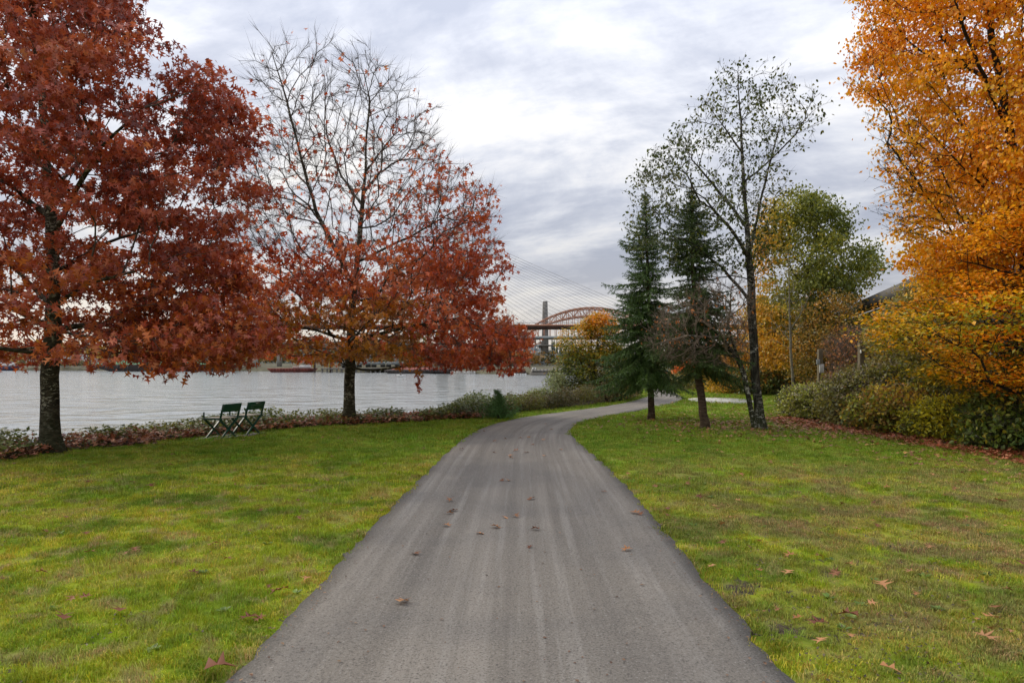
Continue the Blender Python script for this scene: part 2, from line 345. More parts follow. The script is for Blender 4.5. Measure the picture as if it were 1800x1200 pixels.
# water
m, nt, o = newmat('river_water')
g = nt.nodes.new('ShaderNodeNewGeometry'); pos = g.outputs['Position']
p = nd(nt, 'ShaderNodeBsdfPrincipled', _Roughness=.12, _IOR=1.33); p.inputs['Base Color'].default_value = (.21, .225, .22, 1)
h1 = noise(nt, mapping(nt, pos, (.55, 1.0, 1), rot=(0, 0, .15)), 1.5, 4, .6, .5); h2 = noise(nt, mapping(nt, pos, (.22, .36, 1), rot=(0, 0, .12)), 1.0, 2, .45, .6); h3 = noise(nt, mapping(nt, pos, (.03, .07, 1)), 1.0, 3, .5)
hh = mth(nt, 'ADD', mth(nt, 'MULTIPLY', mth(nt, 'MULTIPLY', h1, mapr(nt, h3, .35, .65, .5, 1.3)), .07), mth(nt, 'MULTIPLY', h2, .75))
b = nd(nt, 'ShaderNodeBump', _Strength=1.0, _Distance=1.0); lk(nt, hh, b.inputs['Height']); lk(nt, b.outputs[0], p.inputs['Normal'])
lk(nt, p.outputs[0], o.inputs[0])
V = np.array([(-1500, 0, WATER), (1500, 0, WATER), (1500, 1500, WATER), (-1500, 1500, WATER)])
tag(link('water', mesh_np('water', V, [[(0, 1, 2, 3)]], m)), kind='structure')

# ------------------------------------------------------------------ leaf templates (unit length along +y, face +z)
def tmpl_oak():
    h = [(.03, .02), (.04, .22), (.34, .08), (.07, .36), (.52, .46), (.08, .58), (.34, .90), (.05, .74)]
    o = h+[(0, 1.0)]+[(-x, y) for x, y in h[::-1]]
    V = [(0, .45, 0)]+[(x, y, .25*abs(x)-.22*(y-.4)**2) for x, y in o]; n = len(o)
    return np.array(V), np.array([(0, 1+i, 1+(i+1) % n) for i in range(n)])
def tmpl_star():
    h = [(.04, .02), (.38, .12), (.07, .36), (.48, .54), (.08, .60), (.24, .86)]
    o = h+[(0, 1.0)]+[(-x, y) for x, y in h[::-1]]
    o = [h[0], h[1], h[2], h[3], h[4], (0, 1.0), (-h[4][0], h[4][1]), (-h[3][0], h[3][1]), (-h[2][0], h[2][1]), (-h[1][0], h[1][1])]
    V = [(0, .42, 0)]+[(x, y, .25*abs(x)-.25*(y-.4)**2) for x, y in o]; n = len(o)
    return np.array(V), np.array([(0, 1+i, 1+(i+1) % n) for i in range(n)])
def tmpl_oval(w=.32):
    V = [(0, 0, 0), (w*.8, .3, .10), (w*.75, .65, .08), (0, 1, -.08), (-w*.75, .65, .08), (-w*.8, .3, .10)]
    return np.array(V), np.array([(0, 1, 2), (0, 2, 3), (0, 3, 4), (0, 4, 5)])
def tmpl_diamond(w=.33):
    return np.array([(0, 0, 0), (w, .45, .08), (0, 1, -.04), (-w, .45, .08)]), np.array([(0, 1, 2), (0, 2, 3)])
def tmpl_brush(n=10):
    """a spruce shoot: stem with stubby needles all round"""
    V = []; Fc = []
    for i in range(n):
        a = i*2.4; y = i/n*.85; c, s = math.cos(a), math.sin(a); L = .34*(1-.35*i/n)
        k = len(V); V += [(-.05*s, y-.02, .05*c), (.05*s, y+.05, -.05*c), (c*L, y+L*.9, s*L)]; Fc.append((k, k+1, k+2))
    k = len(V); V += [(-.03, 0, 0), (.03, 0, 0), (0, 1.08, 0)]; Fc.append((k, k+1, k+2))
    return np.array(V), np.array(Fc)
T_oak, T_star, T_oval, T_dia, T_brush = tmpl_oak(), tmpl_star(), tmpl_oval(), tmpl_diamond(), tmpl_brush()
def nrm(v): return v/(np.linalg.norm(v, axis=-1, keepdims=True)+1e-9)
def frames(ydir, zhint):
    y = nrm(ydir); x = nrm(np.cross(y, zhint)); z = np.cross(x, y); return np.stack([x, y, z], -1)
def scatter(T, P, ydir, zhint, size, cols):
    """many leaves as one vertex soup"""
    TV, TF = T; n, k = len(P), len(TV); B = frames(ydir, zhint)
    V = np.einsum('nij,kj->nki', B, TV)*np.asarray(size).reshape(-1, 1, 1)+P[:, None, :]
    Fc = TF[None]+(np.arange(n)*k)[:, None, None]
    return V.reshape(-1, 3), Fc.reshape(-1, TF.shape[1]), np.repeat(cols, k, 0)
def rnd(n): return nrm(R.normal(size=(n, 3)))
def palette(pal, t):
    pal = np.array(pal, float); t = np.clip(t, 0, .9999)*(len(pal)-1); i = t.astype(int); f = (t-i)[:, None]
    c = pal[i]*(1-f)+pal[np.minimum(i+1, len(pal)-1)]*f
    return c*np.exp(R.normal(size=(len(t), 1))*.16)

# ------------------------------------------------------------------ trees
def crown(poly, d, ncl, per, sig, depth=1.0, shell=.0, weight=None, y0=None, maxw=None):
    """points of a crown whose outline in the vertical plane at distance d is poly (photo pixels); round in depth"""
    poly = np.array(poly, float); lo, hi = poly.min(0), poly.max(0); C = []
    rows = {}
    def span(py):
        k = int(py//4)
        if k not in rows:
            xsn = np.linspace(lo[0], hi[0], 80); ins = inpoly(np.c_[xsn, np.full(80, k*4+2.)], poly)
            rows[k] = (xsn[ins].min(), xsn[ins].max()) if ins.any() else (lo[0], lo[0]+1)
        return rows[k]
    while len(C) < ncl:
        q = R.uniform(lo, hi, (400, 2)); q = q[inpoly(q, poly)]
        for px, py in q:
            if weight is not None and R.random() > weight(px, py): continue
            a, b = span(py); c = (a+b)/2; w = max((b-a)/2, 1); t = min(abs(px-c)/w, 1)
            W_ = w/F*d*depth
            if maxw: W_ = min(W_, maxw)
            u = R.uniform(-1, 1)
            if shell and R.random() < shell: u = math.copysign(abs(u)**.4, u)
            v = PXP(px, py, d); v[1] += u*math.sqrt(1-t*t)*W_; C.append(v)
            if len(C) >= ncl: break
    C = np.array(C); P = np.repeat(C, per, 0)+R.normal(size=(ncl*per, 3))*np.array([sig[0], sig[0], sig[1]])
    pr = np.c_[P[:, 0]/d*F+CX, HY-(P[:, 2]-EYE)/d*F]
    return P[inpoly(pr, poly)]
def grow(skel, targets, w=.35, sub=.5, jit=.04):
    """skel: list of polylines; first is the trunk. Joins every target to the nearest node, favouring short ways to the root"""
    pos = []; par = []; pl = []
    def addn(p, q):
        pos.append(np.array(p, float)); par.append(q); pl.append(0 if q < 0 else pl[q]+np.linalg.norm(pos[-1]-pos[q])); return len(pos)-1
    for L in skel:
        L = [np.array(p, float) for p in L]
        if not pos: k = addn(L[0], -1); L = L[1:]
        else: k = int(np.argmin([np.linalg.norm(p-L[0]) for p in pos])); L = L[1:]
        for p in L:
            a = pos[k].copy(); n = max(1, int(np.linalg.norm(p-a)/.3))
            for i in range(1, n+1): k = addn(a+(p-a)*i/n+R.normal(size=3)*jit*(.25 if i < n else 0), k)
    nsk = len(pos)
    A = np.zeros((len(pos)+len(targets)*4+10, 3)); A[:nsk] = pos; PL = np.zeros(len(A)); PL[:nsk] = pl; n = nsk; par = par+[0]*(len(A)-nsk)
    order = np.argsort([np.min(np.sum((A[:nsk]-t)**2, 1)) for t in targets]) if len(targets) else []
    minz = A[0][2]+.15*(A[:nsk, 2].max()-A[0][2]) if nsk > 6 else -9
    for oi in order:
        t = targets[oi]; dv = np.linalg.norm(A[:n]-t, axis=1); c = dv+w*PL[:n]+np.where(A[:n, 2] > t[2]+.2, .25*(A[:n, 2]-t[2]), 0)+np.where((A[:n, 2] < minz), 3., 0)
        k = int(np.argmin(c)); L = dv[k]; m_ = max(1, min(4, int(L/sub)+1)); a = A[k].copy()
        for i in range(1, m_+1):
            q = a+(t-a)*i/m_
            if i < m_: q = q+R.normal(size=3)*jit+np.array([0, 0, -.06*L*math.sin(PI*i/m_)])
            A[n] = q; par[n] = k; PL[n] = PL[k]+np.linalg.norm(q-A[k]); k = n; n += 1
    A = A[:n]; par = np.array(par[:n]); return A, par, nsk
def radii(A, par, rt, r0):
    n = len(A); cnt = np.zeros(n); ch = np.bincount(par[par >= 0], minlength=n); cnt[ch == 0] = 1
    for i in range(n-1, 0, -1): cnt[par[i]] += cnt[i]
    N = cnt[0]; p = math.log(max(N, 2))/math.log(r0/rt); return rt*np.maximum(cnt, 1)**(1/p), cnt
def tubes(A, par, r, cnt, sel, flare=None, name='trunk', mat=None, smooth=True):
    n = len(A); main = np.full(n, -1); best = np.zeros(n)
    for i in range(1, n):
        if cnt[i] > best[par[i]]: best[par[i]] = cnt[i]; main[par[i]] = i
    D = np.zeros((n, 3)); i = np.arange(1, n); D[i] = nrm(A[i]-A[par[i]])
    ND = D.copy(); hm = main >= 0; ND[hm] = nrm(D[hm]+D[main[hm]]); ND[0] = D[main[0]]
    Vs = []; Fs = []; off = 0
    for lo_, hi_, k in ((0, .006, 3), (.006, .02, 4), (.02, .07, 7), (.07, 9, 14)):
        e = np.array([i for i in range(1, n) if sel[i] and lo_ <= r[i] < hi_])
        if not len(e): continue
        pa = par[e]; ism = main[pa] == e
        d0 = np.where(ism[:, None], ND[pa], D[e]); d1 = ND[e]
        r0 = np.where(ism, r[pa], np.minimum(r[pa], r[e]*1.25)); r1 = r[e]
        if flare is not None: r0 = r0*flare(A[pa]); r1 = r1*flare(A[e])
        ref = np.where(np.abs(D[e][:, :1]) < .8, np.array([[1., 0, 0]]), np.array([[0, 0, 1.]]))
        th = np.arange(k)*2*PI/k; ring = []
        for c, dd, rr in ((A[pa], d0, r0), (A[e], d1, r1)):
            x = nrm(np.cross(dd, ref)); y = np.cross(dd, x)
            ring.append(c[:, None]+(x[:, None]*np.cos(th)[None, :, None]+y[:, None]*np.sin(th)[None, :, None])*rr[:, None, None])
        Vv = np.concatenate(ring, 1); m_ = len(e); base = off+(np.arange(m_)*2*k)[:, None, None]
        q = np.array([(j, (j+1) % k, k+(j+1) % k, k+j) for j in range(k)])[None]+base
        Vs.append(Vv.reshape(-1, 3)); Fs.append(q.reshape(-1, 4)); off += m_*2*k
    if not Vs: return None
    return mesh_np(name, np.concatenate(Vs), Fs, mat, smooth=smooth)
def shoots(P, D, L, r, mat, name='twigs', k=3):
    """thin spikes for fine twigs: P (n,3), direction D, length L"""
    n = len(P); B = frames(D, rnd(n)); th = np.arange(3)*2*PI/3
    ring = P[:, None]+(B[:, :, 0][:, None]*np.cos(th)[None, :, None]+B[:, :, 2][:, None]*np.sin(th)[None, :, None])*np.asarray(r).reshape(-1, 1, 1)
    mid = P+nrm(D)*np.asarray(L).reshape(-1, 1)
    V = np.concatenate([ring, mid[:, None]], 1).reshape(-1, 3)
    Fc = (np.array([(0, 1, 3), (1, 2, 3), (2, 0, 3)])[None]+(np.arange(n)*4)[:, None, None]).reshape(-1, 3)
    return V, Fc
def tree(name, label, cat, base, skel, targets, r0, bark, twigmat, leaf, rt=.004, w=.35, sub=.5, jit=.04, group=None, thr=.022, flare=.7,
         nshoot=0, shootL=.3, singles=0, leafname='foliage', lshape=None, shootr=.0022):
    root = empty(name, base, label, cat, group)
    A, par, nsk = grow(skel, targets, w, sub, jit)
    for _ in range(2):                                       # soften the angles of grown branches
        ch = np.zeros_like(A); c = np.zeros(len(A)); np.add.at(ch, par[1:], A[1:]); np.add.at(c, par[1:], 1)
        i = np.arange(nsk, len(A)); i = i[c[i] > 0]
        A[i] = .5*A[i]+.25*A[par[i]]+.25*ch[i]/c[i, None]
    r, cnt = radii(A, par, rt, r0)
    big = r > thr; big[1:] &= True
    b0 = np.array(base)
    fl = lambda P: 1+flare*np.exp(-np.clip(P[:, 2]-b0[2], 0, 9)/.16)+.25*flare*np.exp(-np.clip(P[:, 2]-b0[2], 0, 9)/.6)
    me = tubes(A, par, r, cnt, big, fl if flare else None, 'trunk', bark)
    if me: link('trunk', me, root)
    me = tubes(A, par, r, cnt, ~big, None, 'twigs', twigmat)
    tw = []
    if me: tag(link('branches', me, root), kind='stuff')
    ends = np.where(r < rt*2.2)[0]; ends = ends[ends > nsk]
    if nshoot and len(ends):
        e = np.repeat(ends, nshoot); d = nrm(A[e]-A[par[e]])+R.normal(size=(len(e), 3))*.42+np.array([0, 0, .2])
        P = A[e]+(A[par[e]]-A[e])*R.random((len(e), 1))*.95; V_, F_ = shoots(P, d, R.uniform(.35, 1, len(e))*shootL, shootr, twigmat)
        tag(link('twigs', mesh_np('twigs', V_, [F_], twigmat), root), kind='stuff')
    if leaf: leaf(root, A, par, r, ends, targets, singles)
    return root
def leafer(T, n, sig, size, pal, tone, orient='droop', mat=None, dens=None, keep=None, name='foliage', flat=.5):
    """n leaves per target point"""
    def fn(root, A, par, r, ends, targets, singles):
        P = np.repeat(targets, n, 0); 
        if dens is not None: P = P[R.random(len(P)) < dens(P)]
        P = P+rnd(len(P))*R.random((len(P), 1))**.6*1.9*np.array([sig, sig, sig*flat])
        if keep is not None: P = P[keep(P)]
        N = len(P)
        if orient == 'droop': yd = rnd(N)*.8+np.array([0, 0, -.75]); zh = rnd(N)+np.array([0, -.2, .3])
        elif orient == 'flat': yd = rnd(N)*np.array([1, 1, .35])+np.array([0, 0, -.15]); zh = rnd(N)*.55+np.array([0, 0, 1.])
        else: yd = rnd(N); zh = rnd(N)
        c = palette(pal, tone(P)+R.normal(size=N)*.13); s = size*R.uniform(.65, 1.2, N)
        m_ = mat or M_leaf
        if singles:
            dist = np.linalg.norm(P-np.array([0, 0, EYE]), axis=1); px = np.abs(P[:, 0]/P[:, 1]*F) < 900; py = (P[:, 2]-EYE)/P[:, 1]*F < 640
            near = np.argsort(np.where(px & py, dist/s, 1e9))[:singles]; rest = np.setdiff1d(np.arange(N), near)
            B = frames(yd[near], zh[near]); TV, TF = T; mes = []
            for k in range(8):
                cc = c[near[k*(len(near)//8)]]; mes.append(mesh_np('leaf', TV, [TF], m_, cols=np.repeat(cc[None], len(TV), 0)))
            for j, i in enumerate(near):
                o = bpy.data.objects.new('leaf', mes[j % 8]); COL.objects.link(o); o.parent = root
                M = Matrix(B[j].tolist()).to_4x4(); M = Matrix.Translation(Vector(P[i])-root.location) @ M @ Matrix.Scale(float(s[i]), 4); o.matrix_local = M
            P, yd, zh, c, s = P[rest], yd[rest], zh[rest], c[rest], s[rest]
        V_, F_, C_ = scatter(T, P, yd, zh, s, c)
        tag(link(name, mesh_np(name, V_, [F_], m_, cols=C_), root), kind='stuff')
    return fn
def combo(*fs):
    def fn(*a):
        for f in fs: f(*a)
    return fn
def ptx(P, d): return P[:, 0]/d*F+CX
def pty(P, d): return HY-(P[:, 2]-EYE)/d*F

# ------------------------------------------------------------------ far bank
def SH(px):                                                  # distance of the far waterline at a pixel column
    return float(np.interp(px, [-900, 0, 400, 700, 850, 1000, 1200], [330, 335, 300, 245, 215, 192, 182]))
fs = [((px-CX)/F*SH(px), SH(px)) for px in (-900, -500, -200, 0, 200, 400, 550, 700, 800, 900, 1000, 1100)]+[(60, 176), (110, 205), (300, 290), (900, 560)]
fs = np.array([(-700, 300)]+fs, float)
off = [(0, -4.0, -4.0), (.5, -1.9, 0), (3, -.9, 0), (7, .0, 0), (60, .6, 0), (400, 1.5, 0), (1400, 6, 0), (3500, 10, 0)]
V = []; 
for dd, zz_, _ in off: V += [(x, y+dd, zz_) for x, y in fs]
nf = len(fs); I = np.arange(nf*len(off)).reshape(len(off), nf)
M_shore = pmat('shore_soil', (.13, .12, .07), (.06, .055, .035), .25, .95)
tag(link('far_shore', mesh_np('far_shore', V, [np.stack([I[:-1, :-1], I[:-1, 1:], I[1:, 1:], I[1:, :-1]], -1).reshape(-1, 4)], M_shore)), kind='structure')

def at(px, py, d): return Vector(PXP(px, py, d))
def WX(px, d): return (px-CX)/F*d
def WZ(py, d): return EYE+(HY-py)/F*d
M_conc = pmat('concrete', (.36, .34, .30), (.26, .245, .22), .6, .85, bump=.02)
M_cdark = pmat('weathered_concrete', (.17, .16, .145), (.10, .095, .085), .5, .9)
M_cpale = pmat('pale_concrete', (.52, .50, .44), (.42, .40, .35), .3, .8)
M_steel = pmat('grey_steel', (.30, .34, .35), (.20, .22, .225), .6, .6)
M_orange = pmat('orange_steel', (.50, .25, .16), (.40, .20, .13), .5, .6)  # paler than bare paint: distance haze is put into this colour
M_rust = pmat('rusty_steel', (.10, .055, .042), (.05, .032, .027), .8, .8)
M_hull = pmat('barge_hull', (.10, .085, .08), (.055, .05, .05), .3, .7, stretch=(1, 1, 3))
M_red = pmat('red_paint', (.26, .07, .05), (.15, .05, .04), .6, .7)
M_white = pmat('white_paint', (.72, .72, .70), (.6, .6, .58), .8, .5)
M_black = pmat('black_rubber', (.02, .02, .02), None, 2, .8)
M_blue = pmat('navy_paint', (.03, .05, .11), (.02, .035, .08), .5, .5)
M_green_cargo = pmat('green_scrap', (.08, .22, .10), (.03, .09, .05), 1.4, .8)
M_gravel = pmat('gravel_heap', (.21, .215, .21), (.15, .155, .15), .5, .95, bump=.1)
M_tan = pmat('tan_gravel', (.30, .26, .20), (.21, .18, .14), .35, .95, bump=.1)
M_yel = pmat('yellow_paint', (.55, .36, .04), (.42, .27, .04), .7, .6)
M_glass = pmat('dark_glass', (.03, .04, .05), None, 1, .15)
M_cable = pmat('cable', (.42, .41, .40), None, 1, .5)

# cable stayed rail bridge with two pale concrete legs
D = 262.
r = empty('cable_stayed_bridge', (WX(800, D), D, WATER), 'long cable stayed bridge with two pale concrete tower legs and a dark brown deck', 'bridge')
zt = WZ(405, D)
for px0, px1, dy in ((764, 786, 5), (805, 818, -5)):
    q = MB(); xb0, xb1 = WX(px0, D), WX(px1, D); xm = (xb0+xb1)/2; wd = 1.9
    tx = xm+(1.2 if px0 < 790 else -1.0)
    q.add([(xm-wd*1.2, D+dy-2.2, WATER-1), (xm+wd*1.2, D+dy-2.2, WATER-1), (xm+wd*1.2, D+dy+2.2, WATER-1), (xm-wd*1.2, D+dy+2.2, WATER-1),
           (tx-wd*.72, D+dy-1.6, zt), (tx+wd*.72, D+dy-1.6, zt), (tx+wd*.72, D+dy+1.6, zt), (tx-wd*.72, D+dy+1.6, zt)],
          [(0, 3, 2, 1), (4, 5, 6, 7), (0, 1, 5, 4), (1, 2, 6, 5), (2, 3, 7, 6), (3, 0, 4, 7)])
    q.build('tower_leg', M_cpale, r)
q = MB(); q.box(WX(786, D)-.8, WX(806, D)+1, D-6, D+6, WZ(520, D), WZ(507, D)); q.build('cross_beam', M_cpale, r)
zd = WZ(574, D)
q = MB(); q.box(WX(420, D), WX(1330, D), D-5, D+5, zd-.9, zd+.25); q.build('deck', M_rust, r)
q = MB(); q.box(WX(420, D), WX(1330, D), D-5.35, D-5.02, zd+.02, zd+.55); q.build('parapet', M_orange, r)
q = MB()
for k in range(92):
    x = WX(430+10*k, D); q.bar((x, D-5.2, zd+.55), (x, D-5.2, zd+1.2), .12)
q.bar((WX(420, D), D-5.2, zd+1.15), (WX(1330, D), D-5.2, zd+1.15), .12); q.build('railing', M_steel, r)
for sgn in (1, -1):
    for k in range(24):
        a = Vector((WX(812, D) if sgn > 0 else WX(775, D), D-5, WZ(412+k*4, D)))
        e = Vector((WX(812, D)+sgn*(370-14*k)*D/F, D-5.2, zd+.3)); q = MB()
        n_ = 6; sag = (e-a).length*.006; prev = a
        for i in range(1, n_+1):
            t = i/n_; p_ = a.lerp(e, t); p_.z -= sag*math.sin(PI*t); q.bar(prev, p_, .13, n=3); prev = p_
        q.build('cable', M_cable, r)
# pale elevated guideway standing on columns at the left landing
D2 = 300.
r = empty('elevated_guideway', (WX(560, D2), D2, 0), 'grey elevated rail guideway on concrete columns across the river behind the second oak', 'guideway')
q = MB(); q.box(WX(330, D2), WX(720, D2), D2+6, D2+14, WZ(612, D2), WZ(603, D2)); q.build('deck', M_conc, r)
q = MB(); q.box(WX(330, D2), WX(720, D2), D2+5.4, D2+5.8, WZ(606, D2), WZ(600, D2)); q.build('parapet', M_conc, r)
for px in (345, 400, 434, 478, 524, 532, 560, 590, 640, 690):
    q = MB(); q.box(WX(px, D2)-.8, WX(px, D2)+.8, D2+8.5, D2+11, -.5, WZ(612, D2)-.02); q.box(WX(px, D2)-1.8, WX(px, D2)+1.8, D2+7, D2+13, WZ(616, D2), WZ(612.3, D2)); q.build('column', M_cpale if px in (434, 524, 532) else M_conc, r)

# orange tied arch road bridge
D = 372.
r = empty('arch_bridge', (WX(1040, D), D, WATER), 'orange steel arch bridge rising above its grey deck behind the cable stays', 'bridge')
x0, x1 = WX(905, D), WX(1172, D); xm = (x0+x1)/2; zs = WZ(600, D); zc_ = WZ(545.5, D)
def arch(x, top, lo=zs): t = (x-xm)/(x1-xm); return lo+(top-lo)*(1-t*t)
NA = 26
for yy in (D-6, D+6):
    up_, dn_, wb, hg = MB(), MB(), MB(), []
    X = [x0+(x1-x0)*i/NA for i in range(NA+1)]
    U_ = [Vector((x, yy, arch(x, zc_)+1.1)) for x in X]; Dn = [Vector((x, yy, arch(x, WZ(556, D)))) for x in X]
    for i in range(NA):
        up_.bar(U_[i], U_[i+1], .75); dn_.bar(Dn[i], Dn[i+1], .75)
        wb.bar(U_[i], Dn[i], .36); wb.bar(U_[i] if i % 2 else Dn[i], Dn[i+1] if i % 2 else U_[i+1], .36)
    up_.build('upper_chord', M_orange, r); dn_.build('lower_chord', M_orange, r); wb.build('web', M_orange, r)
    for i in range(3, NA-2):
        q = MB(); q.bar((X[i], yy, WZ(594, D)), Dn[i], .3); q.build('hanger', M_orange, r)
q = MB()
for i in range(2, NA-1):
    x = x0+(x1-x0)*i/NA; z_ = arch(x, zc_)+1.1; q.bar((x, D-6, z_), (x, D+6, z_), .35)
    if i < NA-2: q.bar((x, D-6, z_), (x+(x1-x0)/NA, D+6, arch(x+(x1-x0)/NA, zc_)+1.1), .25)
q.build('bracing', M_orange, r)
q = MB(); q.box(WX(840, D), WX(1330, D), D-8, D+8, WZ(596, D), WZ(591.5, D)); q.build('deck', M_steel, r)
q = MB()                                                     # deck truss on the left approach
xs_ = [WX(842+9*i, D) for i in range(13)]
for i in range(12):
    zl = WZ(600+max(0, 12-1.6*abs(i-8)**1.25), D); zl2 = WZ(600+max(0, 12-1.6*abs(i-7)**1.25), D)
    q.bar((xs_[i], D-6, zl), (xs_[i+1], D-6, zl2), .6); q.bar((xs_[i], D-6, WZ(580, D)), (xs_[i+1], D-6, WZ(580, D)), .5)
    q.bar((xs_[i], D-6, zl), (xs_[i], D-6, WZ(580, D)), .35); q.bar((xs_[i], D-6, WZ(580, D)), (xs_[i+1], D-6, zl2), .4)
q.build('approach_truss', M_orange, r)
for px in (932, 1150):
    q = MB(); q.box(WX(px, D)-1.5, WX(px, D)+1.5, D-7, D+7, -3, WZ(596.3, D)); q.build('pier', M_cdark, r)

# second bridge farther off with a dark slab tower and fine fan of cables
D = 440.
r = empty('distant_bridge', (WX(957, D), D, WATER), 'dark grey concrete slab tower with a faint fan of cables beyond the orange arch', 'bridge')
q = MB()
q.add([(WX(951.5, D), D-3, -3), (WX(965, D), D-3, -3), (WX(965, D), D+5, -3), (WX(951.5, D), D+5, -3), (WX(954.5, D), D-3, WZ(530, D)), (WX(962, D), D-3, WZ(530, D)), (WX(962, D), D+5, WZ(530, D)), (WX(954.5, D), D+5, WZ(530, D))],
      [(0, 3, 2, 1), (4, 5, 6, 7), (0, 1, 5, 4), (1, 2, 6, 5), (2, 3, 7, 6), (3, 0, 4, 7)]); q.build('tower', M_cdark, r)
q = MB(); q.box(WX(951.6, D)-1.7, WX(952, D), D-2, D+4, -3, WZ(600, D)); q.build('buttress', M_conc, r)
q = MB(); q.box(WX(800, D), WX(1300, D), D-4, D+4, WZ(608.5, D), WZ(606, D)); q.build('deck', M_cdark, r)
for sgn in (1, -1):
    for k in range(11):
        a = Vector((WX(958+sgn*3, D), D-2, WZ(534+k*2.6, D))); e = Vector((WX(958+sgn*(150-12*k), D), D-3, WZ(606, D)))
        q = MB(); q.bar(a, e, .11, n=3); q.build('cable', M_steel, r)

# grey swing bridge low on the water
D = 300.
r = empty('swing_bridge', (WX(930, D), D, WATER), 'low grey steel truss rail bridge below the other bridges with a humped centre', 'bridge')
def truss(q, xa, xb, y, zlo, zhi_fn, n_, w=.45):
    X = np.linspace(xa, xb, n_+1)
    for i in range(n_):
        a, b = X[i], X[i+1]; za, zb = zhi_fn(a), zhi_fn(b)
        q.bar((a, y, zlo), (b, y, zlo), w*1.2); q.bar((a, y, za), (b, y, zb), w); q.bar((a, y, zlo), (a, y, za), w*.7)
        q.bar((a, y, zlo if i % 2 else za), (b, y, zb if i % 2 else zlo), w*.7)
    q.bar((X[-1], y, zlo), (X[-1], y, zhi_fn(X[-1])), w*.7)
for y in (D-3, D+3):
    q = MB(); truss(q, WX(795, D), WX(1080, D), y, WZ(643, D), lambda x: WZ(637, D), 30); q.build('lower_truss', M_steel, r)
    q = MB(); truss(q, WX(930, D), WX(985, D), y, WZ(637, D), lambda x: WZ(623.5, D), 6, .4); q.build('centre_truss', M_steel, r)
q = MB(); q.box(WX(795, D), WX(1080, D), D-3.5, D+3.5, WZ(645.6, D), WZ(643.3, D)); q.build('deck', M_cdark, r)
q = MB()                                                     # humped approach span that reaches the tower
X = [WX(905+6*i, D) for i in range(8)]
for y in (D-4, D+4):
    for i in range(7):
        za, zb = WZ(607.5+.25*(i-7)**2*.55, D), WZ(607.5+.25*(i-6)**2*.55, D)
        lo_a, lo_b = WZ(614+(4-abs(i-4))*1.6, D), WZ(614+(4-abs(i-3))*1.6, D)
        q.bar((X[i], y, za), (X[i+1], y, zb), .45); q.bar((X[i], y, lo_a), (X[i+1], y, lo_b), .45); q.bar((X[i], y, lo_a), (X[i+1], y, zb), .3); q.bar((X[i], y, za), (X[i], y, lo_a), .3)
tag(q.build('humped_truss', M_steel, r), kind='stuff')
q = MB()
for px in (936, 950):
    for y in (D-4, D+4): q.bar((WX(px, D), y, WZ(645, D)), (WX(px+(2 if px < 940 else -2), D), y, WZ(612, D)), .5)
for py in (620, 628, 636): q.bar((WX(936, D), D-4, WZ(py+7, D)), (WX(950, D), D-4, WZ(py, D)), .3); q.bar((WX(950, D), D-4, WZ(py+7, D)), (WX(936, D), D-4, WZ(py, D)), .3)
tag(q.build('lift_frame', M_steel, r), kind='stuff')
q = MB(); q.box(WX(937, D), WX(949, D), D-3, D+3, WZ(622, D), WZ(617, D)); q.build('operator_cabin', M_white, r)
for px in (818, 880, 912, 990, 1040):
    q = MB(); q.box(WX(px, D)-1.6, WX(px, D)+1.6, D-4, D+4, -4, WZ(645.7, D)); q.build('pier', M_cdark, r)

def boxthing(name, label, cat, d, px0, px1, py0, py1, depth, mat, group=None, extra=None, zb=None):
    z0 = WZ(py1, d) if zb is None else zb
    q = MB(); q.box(WX(px0, d), WX(px1, d), d, d+depth, z0, WZ(py0, d)); nm = 'body'
    r = empty(name, ((WX(px0, d)+WX(px1, d))/2, d+depth/2, z0), label, cat, group); q.build('body', mat, r)
    if extra: extra(r, d)
    return r
# boat at the far left
D = 322.
r = empty('work_boat', (WX(-10, D), D, WATER), 'long white and navy work boat moored at the left edge of the far bank', 'boat')
hx = lambda px: WX(px, D)
q = MB(); q.add([(hx(-60), D-2, WATER-.3), (hx(26), D-2, WATER-.3), (hx(26), D+2, WATER-.3), (hx(-60), D+2, WATER-.3), (hx(-63), D-2.6, WZ(643.5, D)), (hx(29), D-2.6, WZ(643.5, D)), (hx(29), D+2.6, WZ(643.5, D)), (hx(-63), D+2.6, WZ(643.5, D))],
    [(0, 3, 2, 1), (4, 5, 6, 7), (0, 1, 5, 4), (1, 2, 6, 5), (2, 3, 7, 6), (3, 0, 4, 7)]); q.build('hull', M_blue, r)
q = MB(); q.box(hx(-63), hx(28), D-2.4, D+2.4, WZ(643.4, D), WZ(639.5, D)); q.build('deck_band', M_white, r)
q = MB(); q.box(hx(0), hx(26), D-1.8, D+1.8, WZ(639.4, D), WZ(637, D)); q.build('cabin', M_white, r)
q = MB(); q.box(hx(12), hx(16), D-1.2, D+1.2, WZ(636.9, D), WZ(634, D)); q.build('funnel', M_red, r)
for px in (3, 9, 20):
    q = MB(); q.box(hx(px), hx(px+2.5), D-1.86, D-1.81, WZ(638.8, D), WZ(637.6, D)); q.build('window', M_glass, r)
